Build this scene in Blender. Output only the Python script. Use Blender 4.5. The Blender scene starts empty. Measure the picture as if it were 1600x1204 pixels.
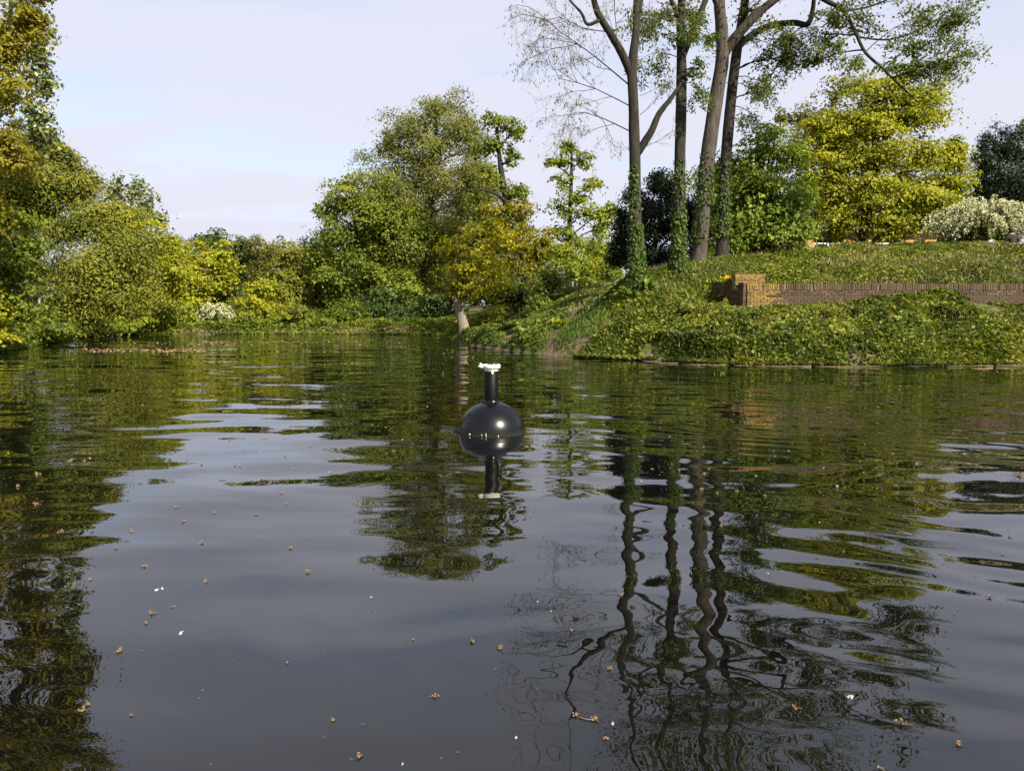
import bpy, bmesh, math, random
import numpy as np
from mathutils import Vector, Matrix

sc = bpy.context.scene
col = sc.collection
R = math.radians

# ------------------------------------------------------------------ camera
CAM_H, FOC = 1.6, 1200.0            # eye height in metres, focal length in photo pixels (1600 wide)
TH = math.atan(118 / 1200)
cT, sT = math.cos(TH), math.sin(TH)
cam = bpy.data.objects.new('camera', bpy.data.cameras.new('camera'))
col.objects.link(cam)
cam.location = (0, 0, CAM_H)
cam.rotation_euler = (R(90) - TH, 0, 0)
cam.data.sensor_width = 36
cam.data.lens = 36 * FOC / 1600
cam.data.clip_end = 3000
sc.camera = cam

# ------------------------------------------------------------------ sky and sun
SUN_EL, SUN_AZ = R(37), R(141)      # azimuth clockwise from +Y: behind the camera, to the right
world = bpy.data.worlds.new('World'); sc.world = world; world.use_nodes = True
nt = world.node_tree; nt.nodes.clear()
def wn(t, **k):
    n = nt.nodes.new(t)
    for a, b in k.items(): setattr(n, a, b)
    return n
sky = wn('ShaderNodeTexSky', sky_type='NISHITA', sun_disc=False)
sky.sun_elevation = SUN_EL; sky.sun_rotation = SUN_AZ
sky.air_density = 1.0; sky.dust_density = 1.5; sky.ozone_density = 1.6
tc = wn('ShaderNodeTexCoord')
sep = wn('ShaderNodeSeparateXYZ'); nt.links.new(tc.outputs['Generated'], sep.inputs[0])
def wm(op, a, b=None, c=None):
    n = wn('ShaderNodeMath', operation=op)
    for i, v in enumerate((a, b, c)):
        if v is None: continue
        if isinstance(v, (int, float)): n.inputs[i].default_value = v
        else: nt.links.new(v, n.inputs[i])
    return n.outputs[0]
zz = wm('ADD', wm('MAXIMUM', sep.outputs[2], 0.0), 0.12)
cmb = wn('ShaderNodeCombineXYZ')
nt.links.new(wm('DIVIDE', sep.outputs[0], zz), cmb.inputs[0])
nt.links.new(wm('DIVIDE', sep.outputs[1], zz), cmb.inputs[1])
mp = wn('ShaderNodeMapping'); mp.inputs['Rotation'].default_value = (0, 0, R(24)); mp.inputs['Scale'].default_value = (0.55, 1.25, 1)
mp.inputs['Location'].default_value = (3.1, 1.7, 0)
nt.links.new(cmb.outputs[0], mp.inputs[0])
no = wn('ShaderNodeTexNoise'); no.inputs['Scale'].default_value = 1.5; no.inputs['Detail'].default_value = 7; no.inputs['Roughness'].default_value = 0.52
no.inputs['Distortion'].default_value = 0.5
nt.links.new(mp.outputs[0], no.inputs['Vector'])
mr = wn('ShaderNodeMapRange'); mr.inputs[1].default_value = 0.34; mr.inputs[2].default_value = 0.58; mr.inputs[3].default_value = 0.32; mr.inputs[4].default_value = 1.0
mr.interpolation_type = 'SMOOTHSTEP'
nt.links.new(no.outputs['Fac'], mr.inputs[0])
mix = wn('ShaderNodeMix', data_type='RGBA')
veil = wm('SUBTRACT', 1.0, wm('POWER', 2.718, wm('MULTIPLY', wm('DIVIDE', mr.outputs[0], zz), -1.15)))
nt.links.new(veil, mix.inputs['Factor'])
nt.links.new(sky.outputs[0], mix.inputs['A'])
mix.inputs['B'].default_value = (3.40, 3.43, 3.95, 1)      # thin high cloud
bg = wn('ShaderNodeBackground'); bg.inputs['Strength'].default_value = 0.1
nt.links.new(mix.outputs['Result'], bg.inputs[0])
out = wn('ShaderNodeOutputWorld'); nt.links.new(bg.outputs[0], out.inputs[0])

sl = bpy.data.lights.new('sun', 'SUN'); sl.energy = 5.0; sl.angle = R(0.6); sl.color = (1.0, 0.92, 0.76)
sun = bpy.data.objects.new('sun', sl); col.objects.link(sun)
sd = Vector((math.sin(SUN_AZ) * math.cos(SUN_EL), math.cos(SUN_AZ) * math.cos(SUN_EL), math.sin(SUN_EL)))
sun.rotation_euler = sd.to_track_quat('Z', 'Y').to_euler(); sun.location = (20, -30, 40)

sc.view_settings.view_transform = 'Standard'; sc.view_settings.look = 'None'
sc.view_settings.exposure = 1.25; sc.view_settings.gamma = 1.0; sc.view_settings.use_curve_mapping = False
sc.render.engine = 'CYCLES'
sc.cycles.max_bounces = 7; sc.cycles.diffuse_bounces = 4; sc.cycles.glossy_bounces = 3; sc.cycles.transmission_bounces = 4
sc.cycles.transparent_max_bounces = 4; sc.cycles.sample_clamp_indirect = 6
sc.cycles.use_denoising = True

# ------------------------------------------------------------------ helpers
rng = np.random.default_rng(11)
def at(px, py, D):
    """the point that stands D metres out and shows at photo pixel (px, py)"""
    x = (px - 800) / FOC; v = (602 - py) / FOC
    dy = cT + v * sT; dz = -sT + v * cT
    return np.array([D * x / dy, D, CAM_H + D * dz / dy])
def on_water(px, py):
    x = (px - 800) / FOC; v = (602 - py) / FOC
    dy = cT + v * sT; dz = -sT + v * cT
    t = -CAM_H / dz
    return np.array([x * t, dy * t, 0.0])

def tag(o, label=None, cat=None, group=None, kind=None):
    for k, v in (('label', label), ('category', cat), ('group', group), ('kind', kind)):
        if v: o[k] = v
    return o
def empty(name, loc, rz=0.0):
    o = bpy.data.objects.new(name, None); col.objects.link(o)
    o.empty_display_size = 0.2; o.location = loc; o.rotation_euler = (0, 0, rz)
    return o
def link(name, me, mats, parent=None):
    o = bpy.data.objects.new(name, me); col.objects.link(o)
    if mats is not None and not me.materials:
        for m in (mats if isinstance(mats, (list, tuple)) else [mats]): me.materials.append(m)
    if parent is not None: o.parent = parent
    return o

class Geo:
    """collects tubes, boxes and leaf quads; build() links them as one mesh"""
    def __init__(s): s.V = []; s.F4 = []; s.T = []; s.n = 0; s.smooth = []
    def add(s, V, F, tint=0.5, smooth=False):
        V = np.asarray(V, float).reshape(-1, 3); F = np.asarray(F, int).reshape(-1, 4)
        s.V.append(V); s.F4.append(F + s.n); s.n += len(V)
        s.T.append(np.broadcast_to(np.asarray(tint, float), (len(F),))); s.smooth.append(np.full(len(F), smooth))
    def tube(s, P, r, k=6, tint=0.5, lump=0.0, cap=True):
        P = np.asarray(P, float); m = len(P); r = np.broadcast_to(np.asarray(r, float), (m,)).copy()
        T = np.gradient(P, axis=0); T /= np.linalg.norm(T, axis=1, keepdims=True) + 1e-9
        ref = np.array([0.0, 1.0, 0.13]) if abs(T[:, 1]).mean() < 0.8 else np.array([1.0, 0.0, 0.1])
        A = np.cross(T, ref); A /= np.linalg.norm(A, axis=1, keepdims=True) + 1e-9
        B = np.cross(T, A)
        a = np.arange(k) * 2 * math.pi / k
        rr = r[:, None] * np.ones(k)
        if lump: rr = rr * (1 + lump * np.sin(a * 3 + 1.3)[None] * 0.5 + lump * rng.normal(0, .5, (m, k)))
        V = P[:, None] + rr[..., None] * (np.cos(a)[None, :, None] * A[:, None] + np.sin(a)[None, :, None] * B[:, None])
        i = np.arange(m - 1)[:, None] * k; j = np.arange(k)[None]
        F = np.stack([i + j, i + (j + 1) % k, i + k + (j + 1) % k, i + k + j], -1).reshape(-1, 4)
        V = V.reshape(-1, 3)
        if cap:
            V = np.vstack([V, P[-1] + T[-1] * r[-1] * 0.4, P[0]])
            c = m * k; e = (m - 1) * k; jj = np.arange(0, k, 2)
            F = np.vstack([F, np.stack([e + jj, e + (jj + 1) % k, e + (jj + 2) % k, np.full(len(jj), c)], -1)])
            F = np.vstack([F, np.stack([(jj + 2) % k, (jj + 1) % k, jj, np.full(len(jj), c + 1)], -1)])
        s.add(V, F, tint, True)
    def box(s, c, d, M=None, tint=0.5):
        v = np.array([[x, y, z] for z in (-.5, .5) for y in (-.5, .5) for x in (-.5, .5)]) * np.asarray(d, float)
        if M is not None: v = v @ np.asarray(M).T
        v = v + np.asarray(c, float)
        s.add(v, [[0, 2, 3, 1], [4, 5, 7, 6], [0, 1, 5, 4], [2, 6, 7, 3], [0, 4, 6, 2], [1, 3, 7, 5]], tint)
    def leaves(s, P, L, W, up=0.8, tint=0.5, N=None, T=None, fold=0.18):
        P = np.asarray(P, float); n = len(P)
        if not n: return
        if N is None: N = rng.normal(0, 1, (n, 3)) + np.array([0, 0, up * 1.6])
        N = N / (np.linalg.norm(N, axis=1, keepdims=True) + 1e-9)
        if T is None: T = rng.normal(0, 1, (n, 3)) - np.array([0, 0, .35])
        T = T - (T * N).sum(1, keepdims=True) * N; T /= np.linalg.norm(T, axis=1, keepdims=True) + 1e-9
        B = np.cross(N, T)
        sz = rng.uniform(.65, 1.35, (n, 1))
        l = L * sz * .5; w = W * sz * .5 * rng.uniform(.8, 1.2, (n, 1))
        V = np.stack([P - T * l, P + B * w - T * l * .15 + N * w * fold, P + T * l - N * l * fold, P - B * w - T * l * .15 + N * w * fold], 1)
        s.add(V.reshape(-1, 3), np.arange(n * 4).reshape(-1, 4), tint)
    def mesh(s, name):
        V = np.vstack(s.V); F = np.vstack(s.F4); T = np.concatenate(s.T); S = np.concatenate(s.smooth)
        me = bpy.data.meshes.new(name)
        me.vertices.add(len(V)); me.vertices.foreach_set('co', V.astype(np.float32).ravel())
        me.loops.add(len(F) * 4); me.loops.foreach_set('vertex_index', F.astype(np.int32).ravel())
        me.polygons.add(len(F)); me.polygons.foreach_set('loop_start', np.arange(0, len(F) * 4, 4, dtype=np.int32))
        me.polygons.foreach_set('use_smooth', S)
        a = me.attributes.new('tint', 'FLOAT', 'FACE'); a.data.foreach_set('value', T.astype(np.float32))
        me.update(calc_edges=True)
        return me
    def build(s, name, mat, parent=None, origin=None):
        if origin is not None: s.V = [v - np.asarray(origin) for v in s.V]
        return link(name, s.mesh(name), mat, parent)

def lathe(profile, k=32):
    """(r, z) pairs -> verts, quads"""
    a = np.arange(k) * 2 * math.pi / k
    V = np.array([[r * math.cos(t), r * math.sin(t), z] for r, z in profile for t in a])
    m = len(profile); i = np.arange(m - 1)[:, None] * k; j = np.arange(k)[None]
    F = np.stack([i + j, i + (j + 1) % k, i + k + (j + 1) % k, i + k + j], -1).reshape(-1, 4)
    return V, F

def vnoise(x, y, seed=0):
    """smooth value noise, 0..1"""
    t = np.random.default_rng(seed).random((64, 64))
    xi = np.floor(x).astype(int); yi = np.floor(y).astype(int); u = x - xi; v = y - yi
    u = u * u * (3 - 2 * u); v = v * v * (3 - 2 * v)
    g = lambda a, b: t[a % 64, b % 64]
    return (g(xi, yi) * (1 - u) + g(xi + 1, yi) * u) * (1 - v) + (g(xi, yi + 1) * (1 - u) + g(xi + 1, yi + 1) * u) * v

# ------------------------------------------------------------------ materials
class NB:
    def __init__(s, name):
        s.m = bpy.data.materials.new(name); s.m.use_nodes = True; s.t = s.m.node_tree; s.t.nodes.clear()
        s.out = s.t.nodes.new('ShaderNodeOutputMaterial')
    def n(s, t, **k):
        o = s.t.nodes.new(t)
        for a, b in k.items(): setattr(o, a, b)
        return o
    def l(s, a, b): s.t.links.new(a, b)
    def v(s, sock, val):
        if hasattr(val, 'is_output') or isinstance(val, bpy.types.NodeSocket): s.l(val, sock)
        else: sock.default_value = val
    def math(s, op, a, b=None):
        o = s.n('ShaderNodeMath', operation=op); s.v(o.inputs[0], a)
        if b is not None: s.v(o.inputs[1], b)
        return o.outputs[0]
    def vec(s, op, a, b=None, scale=None):
        o = s.n('ShaderNodeVectorMath', operation=op); s.v(o.inputs[0], a)
        if b is not None: s.v(o.inputs[1], b)
        if scale is not None: s.v(o.inputs[3], scale)
        return o.outputs['Value'] if op in ('LENGTH', 'DOT_PRODUCT', 'DISTANCE') else o.outputs[0]
    def noise(s, vec, scale, detail=3, rough=.5, dist=0.0, dim='3D'):
        o = s.n('ShaderNodeTexNoise', noise_dimensions=dim); o.inputs['Scale'].default_value = scale; o.inputs['Detail'].default_value = detail
        o.inputs['Roughness'].default_value = rough; o.inputs['Distortion'].default_value = dist
        if vec is not None: s.l(vec, o.inputs['Vector'])
        return o
    def ramp(s, fac, stops):
        o = s.n('ShaderNodeValToRGB'); e = o.color_ramp.elements
        while len(e) < len(stops): e.new(0.5)
        for i, (p, c) in enumerate(stops): e[i].position = p; e[i].color = (*c, 1)
        s.l(fac, o.inputs[0]); return o.outputs[0]
    def princ(s, colr, rough=.7, spec=.3, bump=None, bs=.5, bd=.02, metal=0.0):
        p = s.n('ShaderNodeBsdfPrincipled'); s.v(p.inputs['Base Color'], colr if not isinstance(colr, tuple) else (*colr, 1))
        s.v(p.inputs['Roughness'], rough); p.inputs['Specular IOR Level'].default_value = spec; p.inputs['Metallic'].default_value = metal
        if bump is not None:
            b = s.n('ShaderNodeBump'); b.inputs['Strength'].default_value = bs; b.inputs['Distance'].default_value = bd
            s.l(bump, b.inputs['Height']); s.l(b.outputs[0], p.inputs['Normal'])
        return p
    def end(s, sh): s.l(sh.outputs[0], s.out.inputs[0]); return s.m

def leaf_mat(name, dark, mid, light, trans=.5, spec=.2, rough=.5):
    b = NB(name)
    a = b.n('ShaderNodeAttribute', attribute_name='tint')
    c = b.ramp(a.outputs['Fac'], [(0.08, dark), (.5, mid), (.92, light)])
    p = b.princ(c, rough, spec)
    t = b.n('ShaderNodeBsdfTranslucent')
    hs = b.n('ShaderNodeHueSaturation'); hs.inputs['Saturation'].default_value = 1.1; hs.inputs['Value'].default_value = 1.25
    b.l(c, hs.inputs['Color']); b.l(hs.outputs[0], t.inputs[0])
    m = b.n('ShaderNodeMixShader'); m.inputs[0].default_value = trans
    b.l(p.outputs[0], m.inputs[1]); b.l(t.outputs[0], m.inputs[2])
    return b.end(m)
def bark_mat(name, c0, c1, c2=None, sx=9.0, bs=.8):
    b = NB(name); g = b.n('ShaderNodeNewGeometry')
    mp = b.n('ShaderNodeMapping'); mp.inputs['Scale'].default_value = (1, 1, .22); b.l(g.outputs['Position'], mp.inputs[0])
    n = b.noise(mp.outputs[0], sx, 6, .65, .6); n2 = b.noise(g.outputs['Position'], .9, 4, .6)
    c = b.ramp(n.outputs['Fac'], [(.34, c0), (.66, c1)])
    mx = b.n('ShaderNodeMix', data_type='RGBA'); mrn = b.n('ShaderNodeMapRange'); mrn.inputs[1].default_value = .46; mrn.inputs[2].default_value = .66
    b.l(n2.outputs['Fac'], mrn.inputs[0]); b.l(mrn.outputs[0], mx.inputs['Factor']); b.l(c, mx.inputs['A'])
    mx.inputs['B'].default_value = (*(c2 or c0), 1)
    return b.end(b.princ(mx.outputs['Result'], .9, .15, n.outputs['Fac'], bs, .04))
def plain(name, c, rough=.6, spec=.3, var=.15, scale=6.0, bs=.2):
    b = NB(name); tcn = b.n('ShaderNodeTexCoord')
    n = b.noise(tcn.outputs['Object'], scale, 5, .6)
    cc = b.ramp(n.outputs['Fac'], [(.3, tuple(x * (1 - var) for x in c)), (.7, tuple(min(1, x * (1 + var)) for x in c))])
    return b.end(b.princ(cc, rough, spec, n.outputs['Fac'], bs, .01))

M = {}
M['willow'] = leaf_mat('olive_leaf', (0.0638, 0.0844, 0.0160), (0.1767, 0.1961, 0.0296), (0.3249, 0.3078, 0.0388))
M['olive'] = leaf_mat('olive_brown_leaf', (0.078, 0.086, 0.02), (0.18, 0.19, 0.04), (0.3, 0.29, 0.058))
M['amber'] = leaf_mat('amber_leaf', (0.09, 0.086, 0.012), (0.2, 0.18, 0.016), (0.32, 0.27, 0.022))
M['yellow'] = leaf_mat('yellow_leaf', (0.15, 0.15, 0.012), (0.36, 0.34, 0.014), (0.52, 0.46, 0.02), .42)
M['maple'] = leaf_mat('yellow_green_leaf', (0.095, 0.12, 0.01), (0.245, 0.258, 0.016), (0.38, 0.35, 0.022), .42)
M['lime'] = leaf_mat('lime_leaf', (0.075, 0.115, 0.012), (0.18, 0.22, 0.018), (0.31, 0.31, 0.028), .42)
M['green'] = leaf_mat('mid_green_leaf', (0.0513, 0.0844, 0.0137), (0.1425, 0.1847, 0.0228), (0.2622, 0.2736, 0.0342))
M['fresh'] = leaf_mat('fresh_green_leaf', (0.0570, 0.1026, 0.0148), (0.1539, 0.2166, 0.0251), (0.2736, 0.3135, 0.0410), .4)
M['bark_tan'] = bark_mat('tan_bark', (.110, .086, .064), (.290, .235, .185), (.220, .180, .140))
M['poplar'] = leaf_mat('poplar_leaf', (0.0438, 0.075, 0.015), (0.1187, 0.15, 0.0325), (0.325, 0.3125, 0.1063), .34, .45, .36)
M['ash'] = leaf_mat('ash_leaf', (0.0342, 0.0616, 0.0114), (0.0969, 0.1311, 0.0217), (0.1938, 0.2109, 0.0319))
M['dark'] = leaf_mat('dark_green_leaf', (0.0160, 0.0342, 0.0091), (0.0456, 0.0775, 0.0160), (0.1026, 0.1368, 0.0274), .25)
M['yew'] = leaf_mat('yew_needles', (.006, .013, .005), (.014, .026, .008), (.034, .048, .014), .12)
M['russet'] = leaf_mat('russet_leaf', (0.075, 0.07, 0.018), (0.155, 0.145, 0.034), (0.235, 0.2, 0.045))
M['ivy'] = leaf_mat('ivy_leaf', (0.026, 0.046, 0.009), (0.095, 0.125, 0.019), (0.24, 0.24, 0.034), .3, .18, .5)
M['ivy_trunk'] = leaf_mat('trunk_ivy_leaf', (0.02, 0.04, 0.008), (0.052, 0.09, 0.013), (0.12, 0.155, 0.022), .25, .2, .5)
M['grass'] = leaf_mat('grass_blade', (.040, .075, .010), (.090, .150, .016), (.200, .230, .030), .35)
M['meadow'] = leaf_mat('meadow_leaf', (.045, .062, .010), (.115, .140, .018), (.225, .225, .030), .3)
M['straw'] = leaf_mat('straw', (.16, .12, .06), (.27, .21, .11), (.38, .31, .18), .2)
M['blossom'] = leaf_mat('cream_blossom', (.42, .43, .22), (.62, .61, .38), (.78, .77, .58), .3, .2, .7)
M['gold'] = leaf_mat('gold_flower', (.50, .36, .02), (.70, .52, .02), (.80, .62, .05), .3)
M['bark'] = bark_mat('grey_brown_bark', (.012, .010, .009), (.044, .037, .030), (.028, .028, .019))
M['bark_pale'] = bark_mat('pale_bark', (.026, .022, .018), (.088, .073, .060), (.054, .046, .036))
M['bark_dark'] = bark_mat('dark_bark', (.018, .015, .012), (.055, .046, .036), (.040, .044, .024))
M['twig'] = bark_mat('twig_bark', (.050, .040, .030), (.110, .090, .068))

# ------------------------------------------------------------------ the pond and the ground
raw = [(34, 17), (22, 21.6), (14.9, 22.3), (9.2, 22.1), (6.5, 22.4), (4.1, 24.4), (1.9, 26.6), (.5, 29), (-1.2, 33), (-2.4, 37.6), (-3.6, 45), (-4.8, 49.6),
       (-8.4, 50.8), (-17, 51.6), (-24.5, 50.4), (-25.4, 46), (-24, 41), (-21.5, 34), (-19.6, 28), (-18.5, 20), (-16, 10), (-12, 4), (-5, 1.5), (6, 1.4), (18, 2.5), (30, 7)]
def smooth_poly(P, n=5):
    P = np.array(P, float); out = []
    for i in range(len(P)):
        p0, p1, p2, p3 = P[i - 1], P[i], P[(i + 1) % len(P)], P[(i + 2) % len(P)]
        for t in np.linspace(0, 1, n, endpoint=False):
            out.append(.5 * ((2 * p1) + (-p0 + p2) * t + (2 * p0 - 5 * p1 + 4 * p2 - p3) * t * t + (-p0 + 3 * p1 - 3 * p2 + p3) * t ** 3))
    return np.array(out)
SH = smooth_poly(raw)
def shore_dist(x, y):
    """signed distance to the waterline: positive on land"""
    x = np.asarray(x, float); y = np.asarray(y, float); sh = x.shape; x = x.ravel(); y = y.ravel()
    best = np.full(len(x), 1e9); inside = np.zeros(len(x), bool)
    for i in range(len(SH)):
        a = SH[i]; b = SH[(i + 1) % len(SH)]; d = b - a
        t = np.clip(((x - a[0]) * d[0] + (y - a[1]) * d[1]) / (d @ d), 0, 1)
        best = np.minimum(best, np.hypot(x - a[0] - t * d[0], y - a[1] - t * d[1]))
        c = (a[1] > y) != (b[1] > y)
        if abs(d[1]) > 1e-9: inside ^= c & (x < a[0] + (y - a[1]) * d[0] / d[1])
    return np.where(inside, -best, best).reshape(sh)

ctl = [(*p, .28) for p in SH[::4]]
for q in [(1600, 520, 24), (1450, 520, 24), (1300, 520, 24), (1150, 516, 24.3), (1750, 480, 25.7), (1600, 480, 25.7), (1400, 477, 25.7), (1260, 483, 25.7), (1170, 483, 25.8),
          (1600, 446, 26.7), (1400, 446, 26.7), (1250, 446, 26.7), (1750, 446, 26.7), (1600, 392, 34), (1400, 393, 34), (1270, 398, 33), (1180, 408, 32),
          (1400, 416, 30), (1600, 415, 30), (1260, 421, 29.5), (1090, 414, 30), (1058, 430, 29), (993, 453, 27.5), (1100, 482, 27), (1000, 505, 26), (930, 482, 30), (900, 502, 29),
          (955, 458, 33), (880, 474, 38), (830, 502, 38), (765, 516, 40), (1020, 440, 35)]:
    ctl.append(tuple(at(*q)))
ctl += [(20, 45, 4.2), (32, 45, 4.2), (20, 65, 4.4), (6, 45, 3.2), (8, 60, 3.4), (0, 50, 2.1), (-2, 62, 1.6), (-10, 57, .9), (-20, 58, .9), (-31, 54, .9), (-12, 72, 1.5), (-30, 72, 1.5),
        (-30, 40, .9), (-26, 30, .9), (-30, 20, 1), (-22, 8, .8), (0, -6, .5), (20, -5, .8), (34, 27, 2.2), (38, 34, 4.4), (40, 60, 4.6), (45, 10, 1.0)]
ctl = np.array(ctl)
def _U(r2): return np.where(r2 > 1e-9, r2 * np.log(r2 + 1e-12), 0) * .5
_n = len(ctl); _A = np.zeros((_n + 3, _n + 3))
_A[:_n, :_n] = _U(((ctl[:, None, :2] - ctl[None, :, :2]) ** 2).sum(-1)) + np.eye(_n) * .02
_A[:_n, _n] = 1; _A[:_n, _n + 1:] = ctl[:, :2]; _A[_n, :_n] = 1; _A[_n + 1:, :_n] = ctl[:, :2].T
_w = np.linalg.solve(_A, np.concatenate([ctl[:, 2], np.zeros(3)]))
def zg(x, y):
    x = np.asarray(x, float); y = np.asarray(y, float)
    s = shore_dist(x, y)
    xc = np.clip(x, -34, 42); yc = np.clip(y, -6, 74)
    z = _w[_n] + _w[_n + 1] * xc + _w[_n + 2] * yc
    for i in range(_n): z = z + _w[i] * _U((xc - ctl[i, 0]) ** 2 + (yc - ctl[i, 1]) ** 2)
    z = np.clip(z, .15, 4.8) + (vnoise(x * .7, y * .7, 3) - .5) * .18
    k = np.clip(s / .45, 0, 1)
    return np.where(s > 0, .02 + z * k * (2 - k) + 0 * s, np.maximum(-.9, .45 * s))
def ground_at(x, y): return float(zg(np.array([x]), np.array([y]))[0])

gx = np.unique(np.concatenate([np.linspace(-600, -60, 10), np.arange(-60, -30, 1.5), np.arange(-30, 26, .4), np.arange(26, 60, 1.5), np.linspace(60, 600, 10)]))
gy = np.unique(np.concatenate([np.linspace(-500, -20, 8), np.arange(-20, 18, 1.5), np.arange(18, 56, .4), np.arange(56, 90, 1.5), np.linspace(90, 700, 10)]))
X, Y = np.meshgrid(gx, gy); Z = zg(X, Y)
gg = Geo(); nx, ny = len(gx), len(gy)
ii = (np.arange(ny - 1)[:, None] * nx + np.arange(nx - 1)[None]).ravel()
gg.add(np.stack([X, Y, Z], -1), np.stack([ii, ii + 1, ii + nx + 1, ii + nx], -1), .5, True)
b = NB('woodland_soil'); g = b.n('ShaderNodeNewGeometry')
n1 = b.noise(g.outputs['Position'], .45, 5, .6); n2 = b.noise(g.outputs['Position'], 7, 6, .65)
c1 = b.ramp(n2.outputs['Fac'], [(.3, (.045, .033, .020)), (.5, (.120, .085, .052)), (.72, (.200, .150, .095))])
c2 = b.ramp(n2.outputs['Fac'], [(.3, (.030, .050, .010)), (.7, (.085, .110, .022))])
mx = b.n('ShaderNodeMix', data_type='RGBA'); mrn = b.n('ShaderNodeMapRange'); mrn.inputs[1].default_value = .45; mrn.inputs[2].default_value = .6
b.l(n1.outputs['Fac'], mrn.inputs[0]); b.l(mrn.outputs[0], mx.inputs['Factor']); b.l(c1, mx.inputs['A']); b.l(c2, mx.inputs['B'])
M['soil'] = b.end(b.princ(mx.outputs['Result'], .95, .1, n2.outputs['Fac'], .9, .06))
tag(gg.build('ground', M['soil']), kind='structure')

# water: a dark peaty body under a clear surface whose slopes come from several wave fields
b = NB('pond_water'); g = b.n('ShaderNodeNewGeometry'); pos = g.outputs['Position']
tot = None
def addv(v):
    global tot
    tot = v if tot is None else b.vec('ADD', tot, v)
def field(sx, sy, amp, detail=1.0, off=0.0, rot=0.0, dist=0.0):
    m = b.n('ShaderNodeMapping'); m.inputs['Scale'].default_value = (sx, sy, 1); m.inputs['Location'].default_value = (off, off * .7, 0); m.inputs['Rotation'].default_value = (0, 0, rot)
    b.l(pos, m.inputs[0])
    n = b.noise(m.outputs[0], 1.0, detail, .5, dist, '2D')
    v = b.vec('SUBTRACT', n.outputs['Color'], (.5, .5, .5))
    return b.vec('MULTIPLY', v, (amp[0], amp[1], 0))
addv(field(.30, .62, (.030, .115), 1, 3.3, .15))
addv(field(.85, 2.0, (.036, .085), 1.0, 11.0, .25, .4))
addv(field(2.2, 4.5, (.020, .020), 1.0, 23.0, -.1))
addv(field(9, 15, (.006, .007), 1.0, 5.0))
def train(deg, wl, amp, warp, off, x0=None):
    d = (math.cos(R(deg)), math.sin(R(deg)), 0)
    k = 2 * math.pi / wl
    w = b.noise(b.vec('ADD', pos, (off, off, 0)), warp, 1.0, .5, 0, '2D').outputs['Fac']
    ph = b.math('ADD', b.math('MULTIPLY', b.vec('DOT_PRODUCT', pos, d), k), b.math('MULTIPLY', w, 14.0))
    a = b.noise(b.vec('ADD', pos, (off * 2 + 7, 3, 0)), .35, 1.0, .5, 0, '2D').outputs['Fac']
    a = b.math('MULTIPLY', b.math('MAXIMUM', b.math('SUBTRACT', a, .38), 0.0), amp * 4)
    if x0 is not None:
        sx = b.n('ShaderNodeSeparateXYZ'); b.l(pos, sx.inputs[0])
        r_ = b.n('ShaderNodeMapRange'); r_.inputs[1].default_value = x0; r_.inputs[2].default_value = x0 + 1.5; b.l(sx.outputs[0], r_.inputs[0])
        a = b.math('MULTIPLY', a, r_.outputs[0])
    addv(b.vec('SCALE', d, None, b.math('MULTIPLY', b.math('COSINE', ph), a)))
train(78, .62, .030, .35, 1.0, .2)
train(64, .38, .022, .5, 9.0, .2)
train(95, .9, .016, .3, 4.0)
train(86, 1.7, .020, .22, 19.0)
train(88, .30, .006, .6, 14.0)
def ring(px, py, rad, wl, amp):
    c = on_water(px, py)
    d = b.vec('SUBTRACT', pos, (c[0], c[1], 0.0)); r = b.vec('LENGTH', d)
    e = b.math('POWER', 2.718, b.math('MULTIPLY', b.math('POWER', b.math('DIVIDE', r, rad), 2.0), -1.0))
    s_ = b.math('MULTIPLY', b.math('MULTIPLY', b.math('COSINE', b.math('MULTIPLY', r, 2 * math.pi / wl)), e), amp)
    addv(b.vec('SCALE', b.vec('NORMALIZE', d), None, s_))
ring(640, 952, .16, .035, .022); ring(1290, 985, .26, .10, .010); ring(1330, 1150, .20, .08, .010); ring(1120, 1090, .20, .07, .008); ring(958, 1075, .14, .05, .008)
nrm = b.vec('NORMALIZE', b.vec('ADD', tot, (0, 0, 1)))
p = b.princ((.0028, .0028, .0022), 0.0, .5); p.inputs['IOR'].default_value = 1.6
b.l(nrm, p.inputs['Normal'])
M['water'] = b.end(p)
wg = Geo(); wg.add([[-40, -2, 0], [45, -2, 0], [45, 60, 0], [-40, 60, 0]], [[0, 1, 2, 3]])
tag(wg.build('water', M['water']), kind='structure')

# ------------------------------------------------------------------ trees
def lob(px, py, rx, ry, D, ky=.85, t=0.0, k=1.0):
    c = at(px, py, D); s = D / FOC
    return dict(c=c, r=np.array([rx * s, rx * s * ky, ry * s]), t=t, k=k)
def bez(a, c, d, n=6):
    t = np.linspace(0, 1, n)[:, None]
    return (1 - t) ** 2 * a + 2 * t * (1 - t) * c + t * t * d
def wob(P, s):
    P = np.array(P, float); P[1:-1] += rng.normal(0, s, P[1:-1].shape); return P
def resample(P, r, n):
    P = np.asarray(P, float); r = np.asarray(r, float)
    u = np.linspace(0, len(P) - 1, n); i = np.minimum(u.astype(int), len(P) - 2); f = (u - i)[:, None]
    p0 = P[np.maximum(i - 1, 0)]; p1 = P[i]; p2 = P[i + 1]; p3 = P[np.minimum(i + 2, len(P) - 1)]
    Q = .5 * (2 * p1 + (p2 - p0) * f + (2 * p0 - 5 * p1 + 4 * p2 - p3) * f * f + (3 * p1 - p0 - 3 * p2 + p3) * f ** 3)
    return Q, np.interp(u, np.arange(len(r)), r)

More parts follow.
